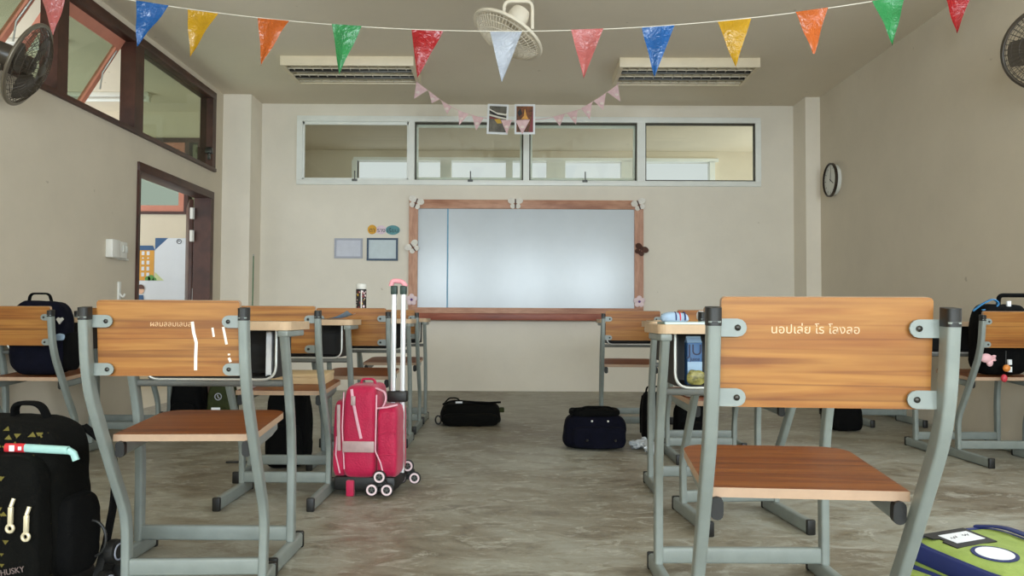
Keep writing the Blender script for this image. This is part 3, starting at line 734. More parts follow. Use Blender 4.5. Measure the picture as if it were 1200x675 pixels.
b = MB(); b.soft(.055, .018, .045, 3, 8, .004, 60, 3)
tag(b.build('snack_packet', M['snack'], None, (.545, 2.403, .5925)), 'crumpled yellow green snack packet leaning on the juice carton', 'packet')
book('notebook', .17, .12, .006, M['book_teal'], 'thin pale teal notebook lying at the left end of the near right desk', 'notebook', (.535, 2.45, TOP+.0005))
# pencil case, white with blue and red bands
t = thing('pencil_case', 'blue white and red pencil case lying beside the thin teal notebook', 'pencil case', (.515, 2.565, TOP+.0005), math.radians(10))
b = MB(); b.soft(.095, .045, .036, 2.6, 10, .003, 30, 4, taper=.1); b.build('case_body', M['paper_blue'], t)
for x, m in ((.0, 'navy_trim'), (.014, 'red'), (.03, 'navy_trim')):
    b = MB(); b.tube([(x+.004*cos(a*PI/8), .0236*cos(a*PI/8), max(.003, .018+.0185*sin(a*PI/8))) for a in range(-1, 10)], .0022); b.build('stripe', M[m], t)
t = thing('pen_cap', 'small navy pen cap beside the teal notebook', 'sharpener', (.61, 2.52, TOP+.0005))  # blue-black pen cap, built with an extra metal plate
b = MB(); b.lathe([(.008, 0), (.009, .004), (.009, .010), (.005, .012), (.005, .016), (.008, .018)], 12); b.build('cap_body', M['navy_trim'], t)
b = MB(); b.box((-.004, -.014, .002), (.012, -.008, .012), .001); b.build('metal_plate', M['wire'], t)
# crumpled white paper on the second right desk
b = MB(); b.soft(.07, .06, .05, 2.2, 8, .012, 40, 9); tag(b.build('paper_ball', M['paper'], None, (.895, 3.77, TOP+.0005)), 'crumpled white paper on the desk behind the left post of the largest chair', 'paper')
# papers on desk A2
def sheet(loc, rz, w, d, m, label, curl=.03, seed=0):
    b = MB(); n = 12; vs = []; fs = []
    for i in range(n+1):
        for j in range(n+1):
            u, v = i/n, j/n
            vs.append(((u-.5)*w, (v-.5)*d, .001+curl*max(0, u-.45)**2*2*(1 + .3*sin(4*v+seed))))
    k = len(vs)
    vs += [(x, y, z+.0006) for x, y, z in vs]
    for i in range(n):
        for j in range(n):
            a = i*(n+1)+j; q = [a, a+1, a+n+2, a+n+1]; fs.append(q[::-1]); fs.append([p+k for p in q])
    b.add(vs, fs, 0, True); o = b.build('paper_sheet', m, None, loc); o.rotation_euler = (0, 0, rz)
    return tag(o, label, 'paper')
sheet((-.95, 4.04, TOP+.0005), math.radians(4), .24, .18, M['paper'], 'white sheet of paper lying flat on the desk behind the pink backpack handle', .0)
sheet((-.90, 4.055, TOP+.0035), math.radians(-6), .20, .15, M['paper_blue'], 'pale blue sheet with a curled-up right end on the same desk', .05, 2)
# tall bottle
p = at(423, 372, 5.18)
t = thing('drink_bottle', 'tall printed bottle with a white cap standing on a desk below the framed notices', 'bottle', (p.x, 5.18, TOP))
b = MB(); b.lathe([(.030, 0), (.033, .004), (.033, .185), (.031, .19)], 24); b.build('bottle_body', M['photo_black'], t)
b = MB(); b.lathe([(.0325, .188), (.0335, .19), (.0335, .216), (.031, .222), (.02, .224)], 24); b.build('cap', M['white'], t)
b = MB()
for k in range(46):
    a, z = random.uniform(PI, 2*PI), random.uniform(.012, .178); r_ = random.uniform(.004, .010); m_ = random.choice((0, 0, 1, 2, 2, 3))
    pts = []
    for q in range(7): aa = q*2*PI/7; rr = r_*random.uniform(.6, 1.1); pts.append((.0336*cos(a+rr*cos(aa)/.0336), .0336*sin(a+rr*cos(aa)/.0336), z+rr*sin(aa)))
    b.add(pts, [list(range(7))], m_)
b.add([(.0337*cos(a), .0337*sin(a), z) for a in (-1.45, -1.25) for z in (.01, .18)], [[0, 1, 3, 2]], 1)
b.build('bottle_print', [M['photo_red'], M['photo_stripe'], M['petal'], M['photo_yellow']], t)
# pale box on the seat of A2
t = thing('card_box', 'pale flat cardboard box lying on a chair seat beneath the near left desk', 'box', (-1.0+.02, 3.80, .4828))
t.rotation_euler = (math.radians(3), 0, 0)
b = MB(); b.box((-.13, -.09, 0), (.13, .09, .04), .002); b.build('box_body', M['card_box'], t)
b = MB(); b.box((-.132, -.092, .03), (.132, .092, .044), .002); b.build('lid', M['card_box'], t)
b = MB(); b.soft(.04, .04, .022, 2.2, 8, .004, 40, 5); tag(b.build('crumpled_tissue', M['pink_card'], None, (-1.145, 3.58, .4708)), 'small crumpled pinkish tissue at the left corner of that seat', 'tissue')
# white cup and lilac pouch on seat R2
rot = Matrix.Rotation(math.radians(5), 4, 'Z')
t = thing('white_cup', 'milky white round tub on the chair seat under the near right desk', 'tub', (.728, 3.28, .4728))
b = MB(); b.lathe([(.025, 0), (.033, .006), (.038, .02), (.04, .05)], 24); b.build('tub_body', M['cup_white'], t)
b = MB(); b.lathe([(.042, .049), (.042, .056), (.036, .06)], 24); b.build('lid', M['cup_white'], t)
b = MB(); b.soft(.06, .05, .05, 3, 8, .003, 40, 6); tag(b.build('lilac_pouch', M['lilac'], None, (.79, 3.29, .474)), 'small lilac pouch beside the white tub on the chair seat', 'pouch')
# small pale box at far left behind the backpack
t = thing('tissue_box', 'small greyish white box on the desk at the far left', 'box', (-2.72, 4.70, TOP))
b = MB(); b.box((-.06, -.05, 0), (.06, .05, .07), .004); b.build('box_body', M['pic_fill2'], t)
b = MB(); b.box((-.045, -.052, .01), (.02, -.05, .06)); b.build('side_print', M['pic_grey'], t)

# ------------------------------------------------------------------ bags
def strap(pts, w, th, m, parent, name='strap', side=None, r=.05):
    b = MB(); b.sweep(fillet(pts, r, 5), w, th, side); return b.build(name, m, parent)
def front_decals(mb, polys, y0, mi, scale=1):
    bv = bvh_of(mb)
    for (cx, cz, poly) in polys:
        decal(mb, bv, poly, (cx, y0, cz), (1, 0, 0), (0, 0, 1), (0, 1, 0), mi)
# -- big black rolling backpack with yellow triangle print, near left
t = thing('rolling_backpack', 'large black rolling backpack with yellow triangle print standing at the lower left', 'backpack', (-1.42, 2.28, 0), math.radians(-5))
tri = []
rr = random.Random(4)
for k in range(90):
    a = rr.choice((PI/2, -PI/2, -PI/2, rr.uniform(0, 6.28))); s_ = rr.uniform(.005, .0095)
    tri.append((rr.uniform(-.06, .2), rr.uniform(.06, .49), [(s_*cos(a+q*2.094)*1.4, s_*sin(a+q*2.094)) for q in range(3)]))
b = MB(); b.soft(.46, .22, .45, 6, 18, .010, 7, 1, taper=.10, mtx=Matrix.Translation((0, 0, .055))); front_decals(b, tri, -1, 1)
body = b.build('bag_body', [M['olive_black'], M['yellow_print']], t)
tri2 = [(x*.75-.01, z*.68+.05, p_) for x, z, p_ in tri[:64]]
b = MB(); b.soft(.40, .09, .36, 6, 14, .008, 9, 2, taper=.06, mtx=Matrix.Translation((.02, -.12, .065))); front_decals(b, tri2, -1, 1)
fp = b.build('front_pocket', [M['olive_black'], M['yellow_print']], t)
b = MB()
for x, z in ((.155, .30), (.198, .28)):
    b.tube([(x+.009*cos(a*PI/8), -.174, z-.055+.009*sin(a*PI/8)) for a in range(16)], .0042, closed=True)
    b.box((x-.006, -.178, z-.045), (x+.006, -.168, z), .003); b.tube([(x, -.173, z), (x+.004, -.168, z+.02)], .005)
b.build('zipper_pull', M['zip'], fp)
b = MB(); text_mb('HUSKY', .021, frame_mtx((.16, -.1685, .135), (1, 0, .2), (-.2, 0, 1), (0, -1, 0)), 0, b); b.build('brand_lettering', M['dim_print'], fp)
b = MB(); b.soft(.06, .15, .22, 4, 10, .006, 12, 3, mtx=Matrix.Translation((.225, 0, .08))); b.build('side_pocket', M['black_fabric'], t)
b = MB(); b.box((-.018, -.003, -.006), (.018, .003, .006), .002, mtx=Matrix.Translation((.185, -.118, .275)) @ Matrix.Rotation(-.5, 4, 'Y')); b.build('side_tag', M['mint'], t)
strap([(.02, .02, .49), (.03, .0, .545), (.11, .0, .545), (.12, .02, .49)], .03, .012, M['black_fabric'], t, 'carry_handle', (0, 1, 0), .03)
strap([(.17, .10, .47), (.25, .12, .40), (.262, .12, .28), (.245, .1, .12)], .035, .009, M['black_fabric'], t, 'shoulder_strap', (0, 1, 0), .1)
b = MB(); b.box((-.19, -.1, .02), (.21, .12, .075), .015); b.build('base_frame', M['black_plastic'], t)
for sx in (-1, 1):
    wk = MB(); wk.prism([(-.06, .015), (.06, .015), (.0, .13)], -.012, .012, 'x', 0, Matrix.Translation((sx*.235+.01, .1, 0))); wc = wk.build('wheel_bracket', M['black_plastic'], t)
    for dy, dz in ((-.045, .036), (.045, .036), (0, .112)):
        k = MB(); k.lathe([(.022, -.014), (.034, -.012), (.036, 0), (.034, .012), (.022, .014)], 20, mtx=frame_mtx((sx*.262+.01, .1+dy, dz), (0, 1, 0), (0, 0, 1), (1, 0, 0)))
        wl = k.build('wheel', M['black_plastic'], t)
        k = MB(); k.lathe([(.02, .0145), (.024, .0145), (.024, .017), (.02, .017)], 20, cap=False, mtx=frame_mtx((sx*.262+.01, .1+dy, dz), (0, 1, 0), (0, 0, 1), (1, 0, 0))); k.build('wheel_ring', M['pic_grey'], wl)
b = MB(); b.tube([(.255+.04*cos(a*PI/12), .02, .17+.05*sin(a*PI/12)) for a in range(-5, 18)], .004); b.build('elastic_loop', M['black_plastic'], t)
tb = thing('striped_tube', 'red and mint tube lying across the top of the black rolling backpack pocket', 'tube', (-1.262, 2.168, .437), math.radians(-5))
b = MB(); b.sweep([(-.03, 0, .0), (.09, 0, -.004)], .016, .022, (0, 1, 0), .007); b.sweep([(.09, 0, -.004), (.105, 0, -.012), (.112, 0, -.03)], .014, .018, (0, 1, 0), .006); b.build('tube_body', M['mint'], tb)
b = MB(); b.sweep([(-.085, 0, .0), (-.03, 0, .0)], .018, .024, (0, 1, 0), .008); b.build('tube_cap', M['red'], tb)
b = MB(); b.box((-.07, -.0105, -.008), (-.055, -.009, .008), .003); b.box((-.045, -.0105, -.005), (-.035, -.009, .005), .002); b.build('white_print', M['paper'], tb)

# -- pink rolling backpack: its front pocket points left, its wheels and handle are on the right
t = thing('rolling_backpack', 'hot pink rolling backpack with its handle pulled up, standing in the aisle', 'backpack', (-.625, 3.70, 0), math.radians(-4))
b = MB(); b.soft(.155, .27, .41, 7, 16, .005, 9, 11, taper=.05, mtx=Matrix.Translation((-.035, 0, .075))); b.build('bag_body', M['pink'], t)
b = MB(); b.soft(.06, .24, .34, 6, 14, .004, 10, 12, taper=.08, mtx=Matrix.Translation((-.128, 0, .075))); fp = b.build('front_pocket', M['pink'], t)
b = MB(); b.sweep([(-.128, -.124, .40), (-.126, -.127, .30), (-.122, -.127, .20)], .016, .006, (1, 0, 0)); b.build('pocket_zipper', M['reflective'], fp)
b = MB(); b.tube([(-.135, -.12, .26), (-.138, -.122, .18), (-.12, -.118, .10)], .0035); b.build('piping', M['pink_trim'], fp)
b = MB(); b.soft(.095, .24, .315, 7, 14, .004, 12, 13, taper=.02, mtx=Matrix.Translation((.088, -.01, .08))); sp = b.build('back_panel', M['pink'], t)
b = MB(); b.sweep([(.042, -.122, .385), (.09, -.134, .392), (.134, -.12, .402)], .008, .012, (0, 0, 1)); b.build('pocket_trim', M['pink_trim'], sp)
for z in (.18, .275):
    b = MB(); b.sweep([(.048, -.1305, z), (.09, -.1325, z+.006), (.13, -.129, z+.004)], .004, .004, (0, 0, 1)); b.build('quilted_seam', M['pink'], sp)
b = MB(); b.box((-.105, -.1395, .195), (.036, -.134, .243), .002); b.build('reflective_strip', M['reflective'], t)
b = MB(); b.sweep([(-.07, -.125, .468), (-.062, -.1375, .43), (-.045, -.1385, .35), (-.022, -.139, .255)], .013, .006, (1, 0, 0)); zz = b.build('zipper', M['pink_trim'], t)
b = MB(); b.box((-.068, -.147, .40), (-.048, -.136, .44), .003); b.build('zipper_pull', M['reflective'], zz)
b = MB(); b.tube([(-.105, -.123, .455), (-.108, -.132, .3), (-.098, -.128, .12)], .003); b.build('piping', M['pink_trim'], t)
b = MB(); b.tube([(.042, -.126, .445), (.042, -.134, .3), (.04, -.13, .2), (.066, -.138, .15), (.075, -.13, .105)], .0035); b.build('pull_cord', M['pink_trim'], t)
strap([(-.06, 0, .475), (-.055, 0, .505), (.0, 0, .505), (.01, 0, .475)], .022, .01, M['pink'], t, 'carry_handle', (0, 1, 0), .02)
strap([(.03, -.08, .47), (.075, -.10, .455), (.08, -.10, .42), (.06, -.1, .38)], .022, .006, M['pink_trim'], t, 'side_strap', (0, 1, 0), .03)
b = MB(); b.box((-.15, -.115, .022), (.125, .12, .085), .012); b.build('base_frame', M['black_plastic'], t)
b = MB(); b.box((-.09, -.13, .0), (-.055, -.1, .07), .006); b.build('front_foot', M['pink'], t)
b = MB(); b.box((.058, .0, .40), (.15, .05, .45), .008); b.build('rail_bracket', M['black_plastic'], t)
for x in (.083, .126):
    b = MB(); b.sweep([(x, .025, .08), (x, .025, .90)], .022, .016, (1, 0, 0), .004); rl = b.build('handle_rail', M['alu_tube'], t)
    b = MB(); b.box((x-.014, .01, .89), (x+.014, .04, .93), .004); b.build('rail_joint', M['dark_green'], rl)
b = MB(); b.sweep(fillet([(.068, .025, .927), (.074, .025, .953), (.12, .025, .95), (.138, .025, .925)], .02), .024, .022, (0, 1, 0), .009); b.build('handle_grip', M['pink_grip'], t)
for cx_, cy_, sy_ in ((.065, -.135, -1), (.135, .135, -1)):
    wk = MB(); cz = .056
    for a in (90, 210, 330): wk.sweep([(cx_, cy_, cz), (cx_+.036*cos(math.radians(a)), cy_, cz+.036*sin(math.radians(a)))], .026, .02, (0, 1, 0), .006)
    wk.lathe([(.03, -.01), (.03, .01)], 16, mtx=frame_mtx((cx_, cy_+.006, cz), (1, 0, 0), (0, 0, 1), (0, -1, 0)))
    wk.build('wheel_bracket', M['black_plastic'], t)
    for a in (90, 210, 330):
        mt = frame_mtx((cx_+.038*cos(math.radians(a)), cy_-.014, cz+.037*sin(math.radians(a))), (1, 0, 0), (0, 0, 1), (0, -1, 0))
        k = MB(); k.lathe([(.022, -.009), (.0275, -.008), (.029, 0), (.0275, .008), (.022, .009)], 20, mtx=mt); wl = k.build('wheel', M['black_plastic'], t)
        k = MB(); k.lathe([(.0155, .0092), (.0235, .0092), (.0235, .0115), (.0155, .0115)], 20, cap=False, mtx=mt); k.build('wheel_ring', M['petal'], wl)
        k = MB()
        for q in range(5): k.sweep([mt @ Vector((0, 0, .0098)), mt @ Vector((.016*cos(q*1.2566+.3), .016*sin(q*1.2566+.3), .0098))], .003, .003)
        k.build('wheel_spokes', M['dark_steel'], wl)
# -- dark bag lying on the floor before the whiteboard
p = at(551, 497, 5.95)
t = thing('black_backpack', 'flat black backpack lying alone on the floor before the whiteboard', 'backpack', (p.x, 6.0, 0), math.radians(3))
b = MB(); b.soft(.46, .26, .155, 5, 16, .012, 8, 21, taper=.12); b.build('bag_body', M['olive_black'], t)
b = MB(); b.soft(.4, .1, .09, 5, 12, .006, 12, 22, mtx=Matrix.Translation((0, -.13, 0))); b.build('front_pocket', M['olive_black'], t)
strap([(-.2, -.06, .15), (-.13, -.08, .178), (.02, -.06, .165), (.1, -.04, .155), (.22, -.03, .16)], .04, .012, M['black_fabric'], t, 'shoulder_strap', (0, 1, 0), .05)
strap([(-.19, .04, .15), (-.16, .03, .185), (-.1, .03, .185), (-.07, .04, .15)], .025, .01, M['black_fabric'], t, 'carry_handle', (0, 1, 0), .02)
b = MB(); b.box((-.11, -.10, .158), (-.06, -.085, .172), .003, mtx=Matrix.Rotation(.0, 4, 'Z')); b.build('white_tag', M['paper'], t)
b = MB(); b.tube([(-.235+.02*cos(a*PI/8), -.06, .035+.03*sin(a*PI/8)) for a in range(16)], .006, closed=True); b.build('side_loop', M['black_plastic'], t)
b = MB(); b.box((.21, -.08, .09), (.245, -.04, .125), .006); b.build('buckle', M['olive'], t)
# -- navy sports bag in the aisle
p = at(698, 527, 4.85)
t = thing('navy_bag', 'navy blue zip bag with a black top standing on the floor right of the aisle', 'bag', (p.x, 4.93, 0), math.radians(-2))
b = MB(); b.soft(.395, .22, .205, 4.5, 16, .008, 9, 31, taper=.10); b.build('bag_body', M['navy'], t)
b = MB(); b.soft(.31, .06, .13, 5, 12, .005, 12, 32, mtx=Matrix.Translation((.02, -.105, .012))); fp = b.build('front_pocket', M['navy'], t)
for x in (-.05, .115):
    b = MB(); b.ball(.008, (x, -.142, .065)); b.build('pocket_stud', M['bolt'], fp)
b = MB(); b.soft(.31, .17, .05, 4, 12, .007, 14, 33, mtx=Matrix.Translation((0, 0, .19))); b.build('top_flap', M['black_fabric'], t)
strap([(-.14, -.06, .19), (-.13, -.075, .24), (-.08, -.075, .248), (-.07, -.06, .205)], .022, .009, M['black_fabric'], t, 'carry_handle', (0, 1, 0), .02)
strap([(-.1, -.02, .225), (-.06, -.03, .25), (.1, -.03, .25), (.14, -.04, .2)], .03, .01, M['black_fabric'], t, 'carry_strap', (0, 1, 0), .03)
for x in (-.02, .075):
    b = MB(); b.ball(.0065, (x, -.098, .172)); b.build('stud', M['white'], t)
# -- black bags among the desks
def dark_bag(label, loc, w, d, h, seed, m='black_fabric', rz=0, group=None):
    t = thing('black_backpack', label, 'backpack', loc, math.radians(rz))
    b = MB(); b.soft(w, d, h, 4.6, 14, .008, 9, seed, taper=.12); b.build('bag_body', M[m], t)
    b = MB(); b.soft(w*.8, d*.4, h*.55, 4.6, 12, .005, 11, seed+1, taper=.1, mtx=Matrix.Translation((0, -d*.5, .004))); b.build('front_pocket', M[m], t)
    strap([(-.05, 0, h*.97), (-.045, -.01, h+.035), (.045, -.01, h+.035), (.05, 0, h*.97)], .024, .009, M[m], t, 'carry_handle', (0, 1, 0), .02)
    for s in (-1, 1): strap([(s*w*.3, d*.42, h*.9), (s*w*.36, d*.62, h*.6), (s*w*.36, d*.45, h*.12)], .035, .008, M[m], t, 'shoulder_strap', (1, 0, 0), .06)
    return t
dark_bag('tall black backpack standing behind the crossbar of the desk with the papers', (-1.175, 4.31, 0), .235, .17, .41, 41)
t = dark_bag('black backpack on the floor between the left columns of desks, beside the olive one', (-2.125, 5.36, 0), .22, .16, .40, 43)
t = dark_bag('olive green backpack on the floor with a round ring badge and a white label', (-1.905, 5.36, 0), .175, .16, .345, 45, 'olive')
t.name = 'green_backpack'
b = MB(); b.tube([(.005+.021*cos(a*PI/10), -.088, .262+.021*sin(a*PI/10)) for a in range(20)], .003, closed=True); b.tube([(.0, -.088, .275), (.004, -.088, .26), (.014, -.088, .25)], .003); b.build('ring_badge', M['pic_grey'], t)
b = MB(); b.box((-.028, -.118, .155), (.03, -.114, .195), .002); b.build('white_label', M['paper'], t)
dark_bag('black bag standing behind the left leg of the second right desk', (.915, 5.24, 0), .17, .14, .31, 47)
dark_bag('black bag lying under the third desk on the right, seen past the desk legs', (1.16, 5.16, 0), .27, .16, .26, 49)
dark_bag('black bag on the floor near the right wall, seen under the largest backrest', (2.35, 5.8, 0), .26, .2, .33, 51)
# -- crumpled clear plastic beside the navy bag
b = MB(); b.soft(.12, .10, .05, 2.2, 12, .03, 22, 61); tag(b.build('plastic_wrapper', M['clear_bag'], None, (at(752, 519, 4.85).x, 4.9, 0)), 'crumpled clear plastic wrapper on the floor right of the navy bag', 'wrapper')
b = MB(); b.soft(.10, .09, .07, 2.2, 12, .03, 22, 63); tag(b.build('plastic_bottle', M['clear_bag'], None, (.815, 4.72, 0)), 'second crumpled clear plastic wrapper, behind the leg of the second right desk', 'wrapper')
# -- backpack on chair L1
t = thing('navy_backpack', 'navy black backpack sitting on the chair at the left wall, handle up', 'backpack', (-2.475, 4.29, .475))
b = MB(); b.soft(.31, .19, .39, 4.2, 16, .008, 9, 71, taper=.16); b.build('bag_body', M['navy'], t)
strap([(-.08, 0, .38), (-.07, -.005, .425), (.03, -.005, .425), (.04, 0, .38)], .022, .01, M['black_fabric'], t, 'carry_handle', (0, 1, 0), .025)
b = MB(); b.soft(.05, .12, .2, 4, 10, .004, 12, 73, mtx=Matrix.Translation((.15, 0, .02))); b.build('side_pocket', M['black_fabric'], t)
b = MB(); b.prism([(.115, .29), (.125, .30), (.135, .295), (.145, .30), (.152, .29), (.132, .265)], -.09, -.082, 'y'); b.build('heart_charm', M['white'], t)
b = MB(); b.soft(.05, .016, .035, 3, 8, .003, 40, 75, mtx=Matrix.Translation((.14, -.095, .18))); b.build('fluffy_charm', M['paper_blue'], t)
# -- black bag on chair RR1 with charms
t = thing('black_backpack', 'black bag on the chair by the right wall, tall handle and plush charms', 'backpack', (2.77, 4.62, .475))
b = MB(); b.soft(.30, .17, .40, 5, 16, .008, 9, 81, taper=.08); bb = b.build('bag_body', M['black_fabric'], t)
strap([(.0, 0, .38), (.0, -.01, .45), (.17, -.01, .45), (.17, 0, .38)], .024, .024, M['black_fabric'], t, 'carry_handle', (0, 1, 0), .025)
strap([(-.16, -.03, .36), (-.12, -.05, .4), (-.06, -.06, .43), (-.02, -.05, .40), (-.06, -.05, .37), (-.12, -.05, .365)], .02, .008, M['blue_strap'], t, 'blue_strap', (0, 1, 0), .03)
for z in (.385, .06, .02):
    b = MB(); b.box((-.01, -.105, z), (.012, -.09, z+.03), .003); b.build('white_buckle', M['paper'], t)
# charms hang below the backrest, on the near side of the chair
k = MB(); k.ball(.03, (-.16, -.15, .10), (1.1, .6, .85)); k.ball(.02, (-.14, -.15, .075), (.9, .6, 1.1))
for a in (-.6, 0, .6): k.ball(.008, (-.122+.004*abs(a), -.155, .10+.018*a), (1.6, .8, .8))
k.build('plush_charm', M['charm_pink'], t)
k = MB(); k.tube([(-.05, -.15, .14), (-.052, -.15, .05)], .003); k.build('charm_cord', M['black_plastic'], t)
k = MB(); k.ball(.02, (-.048, -.15, .045), (1, .8, 1)); k.build('orange_charm', M['charm_orange'], t)
k = MB(); k.ball(.019, (-.062, -.15, -.01), (.9, .8, 1.15)); k.build('red_charm', M['charm_red'], t)
# -- lime green bag, lower right
t = thing('lime_bag', 'lime green school bag with navy trim and a name label lying at the lower right', 'bag', (1.375, 2.32, .014), math.radians(25))
t.rotation_euler = (math.radians(6), 0, math.radians(25))
b = MB(); b.soft(.40, .36, .135, 6, 18, .006, 7, 91, taper=.08); lb = b.build('bag_body', M['lime'], t)
b = MB()
for z, k_ in ((.118, .90), (.02, .99)):
    pts = [(k_*.20*math.copysign(abs(cos(a))**.4, cos(a)), k_*.18*math.copysign(abs(sin(a))**.4, sin(a)), z) for a in [q*PI/32 for q in range(64)]]
    b.tube(pts, .008, closed=True)
b.build('edge_trim', M['navy_trim'], lb)
b = MB(); b.sweep([(-.19, -.17, .10), (-.193, 0, .10), (-.19, .16, .10)], .05, .012, (0, 0, 1)); b.build('side_band', M['navy_trim'], lb)
b = MB(); b.prism([(-.115, .045), (.055, .045), (.06, .155), (-.125, .155), (-.118, .118), (-.098, .113), (-.098, .097), (-.113, .092)], .1315, .135, 'z', 0, Matrix.Translation((-.02, -.01, .003))); b.build('label_holder', M['black_plastic'], t)
b = MB(); b.box((-.102, .06, .1375), (.018, .12, .1392), 0); lbl = b.build('name_label', M['paper'], t)
b = MB(); b.tube([(-.087+.004*k, .088+.006*sin(k*1.7)+.001*k, .1395) for k in range(9)], .0008); b.tube([(-.03+.004*k, .096+.006*sin(k*2.1), .1395) for k in range(8)], .0008); b.build('handwriting', M['ink'], lbl)
k = MB(); k.lathe([(.055, .1365), (.055, .1390)], 28, mtx=Matrix.Translation((-.07, -.03, 0)) @ Matrix.Scale(1.2, 4, (1, 0, 0))); bd = k.build('oval_badge', M['navy_trim'], t)
k = MB(); k.lathe([(.045, .1390), (.045, .1400)], 28, mtx=Matrix.Translation((-.07, -.03, 0)) @ Matrix.Scale(1.2, 4, (1, 0, 0))); k.build('badge_center', M['paper'], bd)
strap([(.13, .17, .125), (.155, .1, .145), (.15, .0, .145), (.14, -.08, .135)], .03, .006, M['navy_trim'], t, 'shoulder_strap', (1, 0, 0), .05)
b = MB(); b.soft(.08, .3, .07, 4, 10, .004, 12, 93, mtx=Matrix.Translation((-.222, -.02, 0))); b.build('side_pocket', M['lime'], t)
b = MB(); b.tube([(-.222, -.16, .068), (-.222, -.02, .073), (-.222, .11, .068)], .008); b.build('pocket_trim', M['navy_trim'], t)
# -- pen on the floor
b = MB(); p0 = at(252, 543, 4.2); b.tube([(p0.x, 4.36, .006), (p0.x+.13, 4.38, .006)], .005); tag(b.build('pen', M['black_plastic']), 'black pen lying on the floor under the left desks', 'pen')
# ------------------------------------------------------------------ whiteboard and what hangs on the back wall
Y0 = D
def bx(x): return (x-600)*PX
def bz(y, x=600): return H+(370.2+.005*(x-600)-y)*PX
X0, X1, Z0, Z1 = bx(479), bx(753.5), bz(371.5), bz(234.5)
t = thing('whiteboard', 'large framed whiteboard on the far wall', 'whiteboard', (0, D, 0))
fw = .095
for nm, lo, hi in (('top', (X0, -.04, Z1-fw), (X1, -.001, Z1)), ('bottom', (X0, -.04, Z0), (X1, -.001, Z0+fw)), ('l', (X0, -.0395, Z0+fw), (X0+fw, -.001, Z1-fw)), ('r', (X1-fw, -.0395, Z0+fw), (X1, -.001, Z1-fw))):
    b = MB()
    if nm in 'lr':   # grain runs along the rail
        w_, h_ = hi[0]-lo[0], hi[2]-lo[2]; b.box((-h_/2, -.0195, -w_/2), (h_/2, .0195, w_/2))
        o = b.build('frame_rail', M['frame_wood'], t, ((lo[0]+hi[0])/2, -.0205, (lo[2]+hi[2])/2)); o.rotation_euler = (0, math.radians(90), 0)
    else:
        b.box(lo, hi, .004); b.build('frame_rail', M['frame_wood'], t)
b = MB(); b.box((X0+fw-.01, -.022, Z0+fw-.01), (X1-fw+.01, -.004, Z1-fw+.01)); b.build('writing_surface', M['board'], t)
b = MB(); b.box((bx(523.5), -.0235, Z0+fw-.01), (bx(525.2), -.022, Z1-fw)); b.build('blue_line', M['blue_line'], t)
b = MB()
for lo, hi in (((X0+fw-.008, -.03, Z0+fw-.008), (X1-fw+.008, -.022, Z0+fw)), ((X0+fw-.008, -.03, Z1-fw), (X1-fw+.008, -.022, Z1-fw+.008)), ((X0+fw-.008, -.03, Z0+fw), (X0+fw, -.022, Z1-fw)), ((X1-fw, -.03, Z0+fw), (X1-fw+.008, -.022, Z1-fw))): b.box(lo, hi)
b.build('inner_bead', M['brown'], t)
t = thing('marker_shelf', 'long red-brown wooden ledge under the whiteboard', 'ledge', (0, D, 0))
b = MB(); b.box((bx(489), -.13, bz(375.5)), (bx(708), -.0005, bz(373)), .004); b.build('tray_board', M['tray_red'], t)
b = MB(); b.box((bx(489), -.14, bz(375.5)), (bx(708), -.115, bz(367.5)), .005); b.build('front_lip', M['tray_red'], t)
def butterfly(x, y, label, m, s=1., rz=0):
    t = thing('butterfly_art', label, 'ornament', (bx(x), D-.042, bz(y)), 0, 'ornaments on the whiteboard frame'); t.rotation_euler = (0, math.radians(rz), 0)
    for sx in (-1, 1):
        b = MB()
        for cx, cz, rx, rz_ in ((.045, .03, .045, .035), (.032, -.03, .03, .028)):
            pts = [(sx*(cx+rx*cos(a*PI/8)), cz+rz_*sin(a*PI/8)) for a in range(16)]
            b.prism([(p*s, q*s) for p, q in pts], -.003, 0, 'y', 0, Matrix.Rotation(-sx*.35, 4, 'Z'))
        b.build('wing', m, t)
    b = MB(); b.tube([(0, -.006, .05*s), (0, -.008, 0), (0, -.006, -.05*s)], .007*s); b.build('butterfly_body', M['bfly_dark'], t)
def flower(x, y, label):
    t = thing('flower_art', label, 'ornament', (bx(x), D-.042, bz(y)), 0, 'ornaments on the whiteboard frame')
    for k in range(5):
        a = k*2*PI/5+PI/2
        b = MB(); b.ball(.028, (.036*cos(a), -.006, .036*sin(a)), (1, .25, 1), seg=12, rings=8); b.build('petal', M['petal'], t)
    b = MB(); b.ball(.013, (0, -.014, 0), (1, .6, 1), seg=12, rings=8); b.build('flower_heart', M['purple'], t)
butterfly(487, 239, 'white butterfly ornament on the whiteboard upper left corner', M['bfly_white'], 1, 20)
butterfly(603.5, 239, 'white butterfly ornament at the middle of the whiteboard top rail', M['bfly_white'], .95)
butterfly(748, 240, 'white butterfly ornament on the whiteboard upper right corner', M['bfly_white'], .95, -20)
butterfly(484, 291, 'white butterfly ornament halfway down the left frame rail of the whiteboard', M['bfly_white'], .95, -35)
butterfly(750, 293, 'dark brown butterfly ornament on the right frame rail of the whiteboard', M['bfly_dark'], .9, 30)
flower(483, 352, 'pale pink flower ornament low on the left frame rail of the whiteboard')
flower(748.5, 353, 'pale pink flower ornament low on the right frame rail of the whiteboard')
